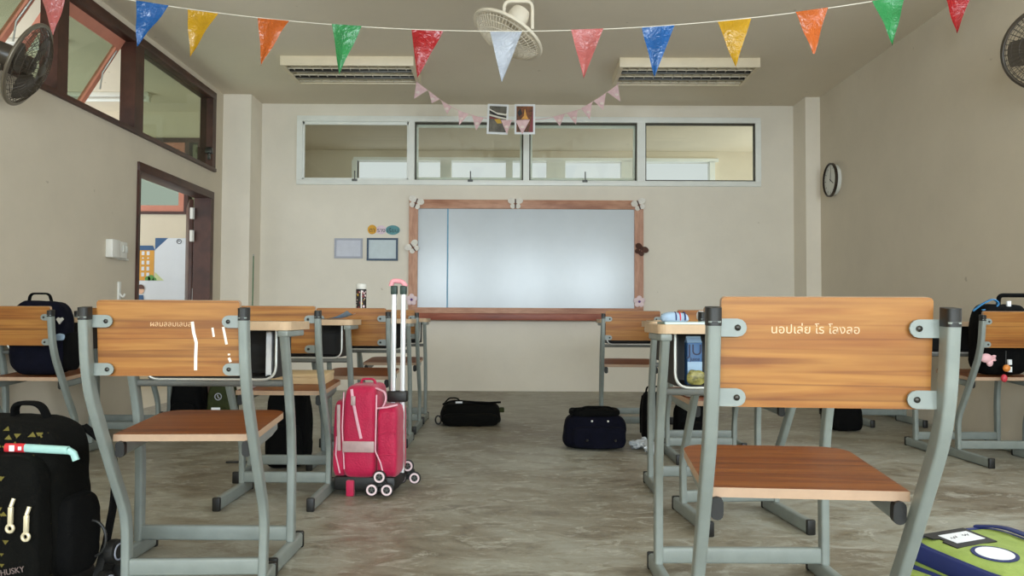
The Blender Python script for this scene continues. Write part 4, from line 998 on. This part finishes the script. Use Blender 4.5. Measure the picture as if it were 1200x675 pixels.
def picture(x0, y0, x1, y1, m, fill, label):
    t = thing('framed_notice', label, 'framed notice', (0, D, 0), 0, 'framed notices left of the whiteboard')
    a, b_, c, d = bx(x0), bx(x1), bz(y1, 430), bz(y0, 430); f = .02
    k = MB()
    for lo, hi in (((a, -.02, c), (b_, -.001, c+f)), ((a, -.02, d-f), (b_, -.001, d)), ((a+.0005, -.0195, c+f), (a+f, -.001, d-f)), ((b_-f, -.0195, c+f), (b_-.0005, -.001, d-f))): k.box(lo, hi)
    k.build('frame', m, t)
    k = MB(); k.box((a+f-.004, -.012, c+f-.004), (b_-f+.004, -.002, d-f+.004)); k.build('printed_sheet', fill, t)
picture(391.5, 279.5, 424.5, 303, M['pic_grey'], M['pic_fill2'], 'pale grey framed notice on the far wall, the one farther from the whiteboard')
picture(429.5, 279, 466, 305.5, M['pic_navy'], M['pic_fill'], 'navy framed notice under the colourful timetable sign')
t = thing('timetable_sign', 'orange, pink and teal oval paper sign with dark letters above the navy frame', 'sign', (0, D, 0))
for cx, cy, rx, rz_, m, s in ((435.3, 269, 5.3, 5.6, 'orange_card', 'ตา'), (446, 269.3, 6.2, 5.2, 'pink_card', 'ราง'), (459.6, 269.5, 8.4, 5.6, 'teal', 'เรียน')):
    y_ = {'orange_card': -.002, 'pink_card': -.001, 'teal': -.0025}[m]
    k = MB(); k.prism([(bx(cx+rx*cos(a*PI/16)), bz(cy-rz_*sin(a*PI/16), 445)) for a in range(32)], y_-.003, y_+.001, 'y'); cdm = k.build('oval_card', M[m], t)
    k = MB(); text_mb(s, .062, frame_mtx((bx(cx), y_-.0032, bz(cy, 445)-.006), (1, 0, 0), (0, 0, 1), (0, -1, 0)), 0, k, .0004); k.build('lettering', M['ink'], cdm)

# ------------------------------------------------------------------ on the side walls
p = atX(979, 211, XR)
t = thing('wall_clock', 'round wall clock with a dark rim on the right wall', 'clock', (XR, p.y, p.z)); r = 20*p.y/F
mt = frame_mtx((0, 0, 0), (0, -1, 0), (0, 0, 1), (-1, 0, 0))
b = MB(); b.lathe([(r*.9, .0), (r*.93, .03), (r*.93, .045)], 40, mtx=mt); b.build('clock_case', M['clock_face'], t)
b = MB(); b.lathe([(r*.93, .035), (r, .04), (r, .062), (r*.94, .066), (r*.9, .058)], 40, mtx=mt, cap=False); b.build('clock_rim', M['clock_rim'], t)
b = MB(); b.lathe([(r*.93, .046), (r*.93, .048)], 40, mtx=mt); b.build('clock_face', M['clock_face'], t)
b = MB()
for k in range(12):
    a = k*PI/6; u, v = cos(a), sin(a)
    b.add([(u*r*q-v*r*.02*s_, v*r*q+u*r*.02*s_, .0485) for q in (.7, .84) for s_ in (-1, 1)], [[0, 1, 3, 2]], 0, False, mt)
b.build('hour_mark', M['ink'], t)
for nm, a, l_, w_ in (('hour_hand', -30, .5, .05), ('minute_hand', 85, .7, .035)):
    a = math.radians(a); b = MB(); b.sweep([mt @ Vector((-.1*r*cos(a), -.1*r*sin(a), .051)), mt @ Vector((l_*r*cos(a), l_*r*sin(a), .051))], .002, w_*r, (1, 0, 0)); b.build(nm, M['ink'], t)
# switch boxes on the left wall
p = atX(128, 291, XL); q = atX(139, 291, XL)
t = thing('light_switch', 'white twin switch box on the left wall beside the doorway', 'switch', (XL, p.y, p.z))
b = MB(); b.box((0, -.06, -.07), (.055, .06, .065), .008); b.build('switch_box', M['white'], t)
b = MB(); b.box((.0, .09, -.065), (.04, .2, .06), .006); b.box((0, .05, -.075), (.018, .27, -.06), .003); b.build('side_box', M['white'], t)
for dy in (.115, .16):
    b = MB(); b.box((.04, dy, -.02), (.05, dy+.03, .03), .004); b.build('rocker', M['clock_face'], t)
p = atX(138.5, 341, XL)
t = thing('wall_hook', 'small white hook on the left wall below the switch', 'hook', (XL, p.y, p.z))
b = MB(); b.box((0, -.02, -.07), (.015, .02, .07), .005); b.build('hook_plate', M['white'], t)
b = MB(); b.tube(fillet([(.01, 0, -.02), (.04, 0, -.05), (.05, 0, -.02)], .02), .008); b.build('hook_arm', M['white'], t)
# green pole leaning by the left column
p = at(294.5, 300, 8.36)
t = thing('window_pole', 'green pole with a thin wire tip leaning against the left column', 'pole', (p.x+.012, 8.36, 0))
b = MB(); b.tube([(.0, -.02, .01), (0, 0, p.z)], .017, n=3); b.build('shaft', M['pole_green'], t)
b = MB(); b.lathe([(.017, 0), (.019, .01), (.014, .02)], 12, mtx=Matrix.Translation((0, 0, p.z))); b.tube([(-.008, 0, p.z), (-.012, 0, p.z+.09)], .003); b.build('wire_tip', M['wire'], t)

# ------------------------------------------------------------------ ceiling lights
def fixture(xa, xb, label, rz=0):
    Zn, Zf = 6.97, 7.55; zb = CEIL-.085
    t = thing('ceiling_light', label, 'ceiling light', ((xa+xb)/2, (Zn+Zf)/2, CEIL), math.radians(rz), 'louvred ceiling lights')
    w_, d_ = (xb-xa)/2, (Zf-Zn)/2; f = .035
    b = MB()
    b.box((-w_, -d_, -.085), (w_, -d_+f*.5, -.0005), .003); b.box((-w_, d_-f*.7, -.085), (w_, d_, -.0005), .003)
    b.box((-w_+.001, -d_+f*.5, -.084), (-w_+f, d_-f*.7, -.001)); b.box((w_-f, -d_+f*.5, -.084), (w_-.001, d_-f*.7, -.001)); b.box((-w_+f, -d_+f*.5, -.012), (w_-f, d_-f*.7, -.001))
    b.build('housing', M['fixture'], t)
    b = MB(); b.box((-w_+f, -d_+f*.5, -.02), (w_-f, d_-f*.7, -.0125)); b.build('reflector', M['lamp_dark'], t)
    for k in range(3):
        y = -d_+.09+k*(2*d_-.18)/2
        tb = MB(); tb.tube([(-w_+.06, y, -.04), (w_-.06, y, -.04)], .013); tb.build('tube', M['tube_white'], t)
    b = MB()
    for k in range(1, 3):
        y = -d_+2*d_*k/3; b.box((-w_+f, y-.016, -.083), (w_-f, y+.016, -.045), .002, 1)
    for k in range(1, 14):
        x = -w_+2*w_*k/14; b.box((x-.0015, -d_+f*.5, -.078), (x+.0015, d_-f*.7, -.035))
    for k in range(3):    # bright parabolic blades facing the room
        y = -d_+2*d_*(k+.5)/3
        b.box((-w_+f, y+.02, -.08), (w_-f, y+.024, -.02)); b.box((-w_+f, y-.062, -.08), (w_-f, y-.058, -.02))
    b.build('louver', [M['louver'], M['bolt']], t)
    return t
fixture(-2.025, -.865, 'louvred ceiling light with a dusty middle, left of the fan', 0)
fixture(.93, 2.15, 'louvred ceiling light with a dark dusty right end, right of the fan', -.6)

# ------------------------------------------------------------------ fans
def cage(b, R_, depth_f, depth_b, n, r, rings, mtx, mi=0):
    """Domed wire guard about z: front dome at +z, back dome at -z."""
    def prof(s, k): return (R_*s, k*(1-s**3))
    for k, dep in ((1, depth_f), (-1, depth_b)):
        for j in range(n):
            a = 2*PI*j/n; pts = []
            for i in range(6):
                s = .16+.84*i/5; q, z = prof(s, dep*k); pts.append((q*cos(a), q*sin(a), z))
            b.sweep(pts, r*2, r*2, None, r*.9, mi, False, False, 1, mtx)
        for s in rings:
            q, z = prof(s, dep*k); b.sweep([(q*cos(2*PI*j/40), q*sin(2*PI*j/40), z) for j in range(40)], r*2, r*2, (0, 0, 1), r*.9, mi, True, False, 1, mtx)
    b.sweep([(R_*cos(2*PI*j/48), R_*sin(2*PI*j/48), 0) for j in range(48)], .010, .020, None, .004, mi, True, False, 2, mtx)
def blade_mb(R_, k, nb, mtx):
    b = MB(); vs = []; fs = []; n = 6
    for i in range(n+1):
        s = .16+.72*i/n; wd = .5+.35*sin(PI*min(1, i/n*1.1))
        for j in range(5):
            a = 2*PI*k/nb+(j/4-.5)*wd*1.5; vs.append((R_*s*cos(a), R_*s*sin(a), .03*(j/4-.5)))
    for i in range(n):
        for j in range(4): a = i*5+j; fs.append([a, a+1, a+6, a+5])
    o = len(vs); vs += [(x, y, z+.003) for x, y, z in vs]; fs += [[q+o for q in f] for f in fs]
    b.add(vs, fs, 0, True, mtx); return b
def axis_mtx(o, z):
    z = Vector(z).normalized(); x = z.cross(Vector((0, 0, 1))).normalized(); y = z.cross(x); return frame_mtx(o, x, y, z)
def wall_fan(label, hub, axis, wallx, R_, rim_m):
    t = thing('wall_fan', label, 'fan', (0, 0, 0), 0, 'dark wall fans')
    m = axis_mtx(hub, axis)
    b = MB(); cage(b, R_, .075, .06, 44, .0016, (.35, .55, .75, .9), m); b.build('wire_guard', M['fan_dark'], t)
    b = MB(); b.sweep([m @ Vector((R_*cos(2*PI*j/48), R_*sin(2*PI*j/48), .0)) for j in range(48)], .016, .024, None, .005, 0, True); b.build('guard_rim', rim_m, t)
    for k in range(3): blade_mb(R_, k, 3, m).build('blade', M['fan_dark'], t)
    b = MB(); b.lathe([(.03, -.025), (.05, -.02), (.05, .02), (.035, .03)], 20, mtx=m); b.lathe([(.036, .07), (.04, .075), (.03, .082)], 20, mtx=m); b.build('hub', M['fan_dark'], t)
    b = MB(); b.lathe([(.03, -.2), (.06, -.18), (.065, -.09), (.05, -.06)], 20, mtx=m); b.build('motor', M['fan_dark'], t)
    e = m @ Vector((0, 0, -.15)); s = 1 if wallx > 0 else -1
    b = MB(); b.sweep(fillet([e, e+Vector((0, 0, -.09)), (wallx-s*.03, e.y, e.z-.13)], .05), .03, .03); b.build('bracket_arm', M['fan_dark'], t)
    b = MB(); b.box((min(wallx, wallx-s*.03), e.y-.05, e.z-.2), (max(wallx, wallx-s*.03), e.y+.05, e.z-.06), .006); b.build('wall_plate', M['fan_dark'], t)
hubL = at(33, 76, 4.5); hubL.y = 4.5
wall_fan('dark wall fan at the upper left, seen nearly edge-on before the windows', hubL, (.83, .20, -.36), XL, .235, M['fan_rim'])
hubR = at(1228, 55, 4.5)
wall_fan('dark wall fan at the upper right, cut by the edge of the photo', hubR, (-.72, -.66, -.16), XR, .228, M['fan_dark'])
# cream orbit fan on the ceiling
hb = at(595, 41, 5.35)
t = thing('ceiling_fan', 'cream caged fan hanging from the ceiling at the top centre', 'fan', (hb.x, hb.y, CEIL))
ax = Vector((-.46, -.15, -.87)).normalized(); hz = hb.z-CEIL
m = axis_mtx((0, 0, hz), ax); Rf = .245
b = MB(); cage(b, Rf, .09, .07, 56, .0022, (.35, .5, .65, .8, .92), m); b.build('wire_guard', M['cream'], t)
b = MB(); b.sweep([m @ Vector((Rf*cos(2*PI*j/48), Rf*sin(2*PI*j/48), .0)) for j in range(48)], .022, .026, None, .006, 0, True); b.build('guard_rim', M['cream'], t)
for k in range(3): blade_mb(Rf, k, 3, m).build('blade', M['cream'], t)
b = MB(); b.lathe([(.06, .075), (.075, .085), (.06, .095)], 24, mtx=m); b.lathe([(.03, -.03), (.045, -.02), (.045, .02), (.03, .03)], 20, mtx=m); b.build('hub', M['cream'], t)
b = MB(); b.lathe([(.02, -.21), (.06, -.20), (.072, -.16), (.072, -.1), (.05, -.06)], 24, mtx=m); b.build('motor', M['cream'], t)
mo = m @ Vector((0, 0, -.15))
b = MB()
yk = [(mo.x-.095, mo.y, mo.z-.09), (mo.x-.095, mo.y, mo.z+.10), (mo.x+.095, mo.y, mo.z+.10), (mo.x+.095, mo.y, mo.z-.09)]
b.sweep(fillet(yk, .05), .05, .022, (0, 1, 0), .006); b.build('yoke', M['cream'], t)
b = MB(); b.box((mo.x-.105, mo.y-.07, mo.z+.11), (mo.x+.105, mo.y+.07, mo.z+.20), .012); b.box((mo.x-.06, mo.y-.045, mo.z+.2), (mo.x+.06, mo.y+.045, -.03), .01); b.build('drop_housing', M['cream'], t)
b = MB(); b.lathe([(.11, -.035), (.12, -.03), (.12, -.001)], 28, mtx=Matrix.Translation((mo.x, mo.y, 0))); b.build('ceiling_plate', M['cream'], t)

# ------------------------------------------------------------------ bunting across the room
YB = 4.92
def sy(x): return 36.7-1.9e-4*(x-592)**2
t = thing('hanging_bunting', 'string of thirteen large bright triangular flags strung across the room under the ceiling', 'bunting')
a, c = at(38, sy(38), YB), at(1206, sy(1206), YB)
pts = [Vector((XL, YB, a.z+.012))]+[at(x, sy(x), YB) for x in range(45, 1203, 12)]+[Vector((XR, YB, c.z+.012))]
b = MB(); b.tube(pts, .0032); b.build('string', M['string'], t)
FL = [(43, 80, 62, 41, 'fpink', 'salmon pink flag'), (160, 198, 160.5, 54, 'blue', 'blue flag, left'), (219.5, 256, 223, 67, 'yellow', 'yellow flag, left'), (302, 339, 306, 77, 'orange', 'orange flag, left'),
      (389, 424, 397, 87, 'green', 'green flag, left'), (482, 520, 489, 91, 'red', 'red flag, left'), (574, 612, 588, 97, 'fwhite', 'white flag'), (669, 707, 684, 92, 'fpink', 'pink flag'),
      (752, 791, 767, 90, 'blue', 'blue flag, right'), (841, 881, 862, 79, 'yellow', 'yellow flag, right'), (932, 970, 954, 67, 'orange', 'orange flag with a folded tip'), (1022, 1061, 1046, 53, 'green', 'green flag, right'), (1104, 1143, 1121, 39, 'red', 'dark red flag')]
for i, (xa, xb, xt, yt, m, lb_) in enumerate(FL):
    A, B_, T = at(xa, sy(xa)-.5, YB-.004), at(xb, sy(xb)-.5, YB-.004), at(xt, yt, YB-.004)
    fold = 'folded' in lb_
    vs = []; fs = []; n = 14
    for r_ in range(n+1):
        v = r_/n*(.93 if fold else 1); k = max(1, 8)
        for j in range(k+1):
            u = j/k; p = (A*(1-u)+B_*u)*(1-v)+T*v
            w_ = (1-v*.6)
            vs.append(p+Vector((0, -.012*sin(u*PI*1.5+i*1.3)*w_*min(1, v*4)-.006*sin(v*9+i*2), 0)))
    for r_ in range(n):
        for j in range(8): q = r_*9+j; fs.append([q, q+1, q+10, q+9])
    b = MB(); b.add(vs, fs, 0, True)
    o = b.build('flag', M['flag_'+m], t); o['label'] = lb_
# small pink bunting between the two lights, dipping in front of the high windows
YS = 7.45
t = thing('hanging_bunting', 'thin garland of small pale pink flags sagging between the two ceiling lights', 'bunting')
def py(x):  # string height in the photograph
    P = [(484, 93), (500, 105), (520, 120), (540, 131), (560, 137), (585, 141), (613, 142), (640, 139), (660, 134), (680, 128), (700, 116), (715, 106), (727, 97)]
    for (xa, ya), (xb, yb) in zip(P, P[1:]):
        if xa <= x <= xb: return ya+(yb-ya)*(x-xa)/(xb-xa)
    return 97
b = MB(); b.tube([Vector((-.90, 7.45, CEIL-.086))]+[at(x, py(x), YS) for x in range(488, 727, 6)]+[Vector((.985, 7.45, CEIL-.086))], .003); b.build('string', M['small_flag'], t)
for i, (xa, xb, tx, ty) in enumerate([(488, 501, 485, 116), (502, 515, 506, 121), (517, 529, 524, 134), (537, 549, 538, 147), (553, 567, 558, 153), (587, 600, 594, 158), (604, 621, 612, 158), (648, 662, 656, 148), (664, 677, 675, 146), (681, 694, 691, 140), (696, 710, 707, 129), (712, 724, 727, 119)]):
    A, B_, T = at(xa, py(xa), YS-.006), at(xb, py(xb), YS-.006), at(tx, ty, YS-.006); vs = []; fs = []
    if i in (5, 6): A.y = B_.y = T.y = YS-.03
    for r_ in range(7):
        v = r_/6
        for j in range(5): u = j/4; vs.append((A*(1-u)+B_*u)*(1-v)+T*v+Vector((0, -.006*sin(u*3+i)*(1-v), 0)))
    for r_ in range(6):
        for j in range(4): q = r_*5+j; fs.append([q, q+1, q+6, q+5])
    b = MB(); b.add(vs, fs, 0, True); o = b.build('flag', M['small_flag'], t)
    c = A*.25+B_*.25+T*.5+Vector((0, -.008, 0)); k = MB(); k.ball(.016, c, (1.2, .1, .8), seg=10, rings=6); k.build('flag_print', M['small_flag_print'], o)
# two photo prints hung from the same garland
def photo(x0, y0, x1, y1, label, kind, tilt):
    Yp = YS-.012; A, B_ = at(x0, y0, Yp), at(x1, y1, Yp); w_, h_ = B_.x-A.x, A.z-B_.z
    t = thing('hanging_photo', label, 'photo print', ((A.x+B_.x)/2, Yp, (A.z+B_.z)/2), 0, 'photo prints on the small garland'); t.rotation_euler = (0, math.radians(tilt), 0)
    b = MB(); b.box((-w_/2, -.002, -h_/2), (w_/2, .002, h_/2), .001); b.build('card', M['paper'], t)
    u, v = w_/2-.018, h_/2-.02
    b = MB(); b.box((-u, -.0032, -v), (u, -.002, v)); im = b.build('image_area', M['photo_dark'] if kind == 0 else M['photo_warm'], t)
    def band(pts, m, d=.0038, nm='image_shape'): k = MB(); k.prism([(p*u, q*v) for p, q in pts], -d, -.0032, 'y'); k.build(nm, M[m], im)
    if kind == 0:
        band([(-1, .75), (-.3, .5), (1, .2), (1, -.05), (-.1, .12), (-1, .55)], 'photo_black')
        band([(-1, .8), (-.2, .52), (.9, .42), (1, .5), (1, .3), (.0, .36), (-1, .68)], 'photo_stripe', .0042)
        band([(-1, .38), (.2, .2), (1, .1), (1, .0), (.1, .08), (-1, .26)], 'photo_stripe', .0044)
        band([(-1, .2), (-.2, .08), (.3, -.02), (-.9, .02)], 'photo_red', .0046); band([(-.4, -.02), (.3, .02), (.5, -.3), (.0, -.35)], 'photo_yellow', .0048)
    else:
        band([(-.12, .25), (-.02, .75), (.05, .75), (.2, .3), (.45, .0), (-.45, .0)], 'photo_gold'); band([(.5, -1), (1, -1), (1, .9), (.8, .2)], 'photo_red', .0036); band([(-.9, .5), (-.5, .85), (-.3, .4), (-.7, .2)], 'photo_black', .0036)
photo(571, 122, 595.5, 157.5, 'left one of two photo prints on the small garland, grey with pale stripes', 0, 2)
photo(603, 122, 627, 157.5, 'right one of two photo prints on the small garland, brown with a golden shape', 1, 0)
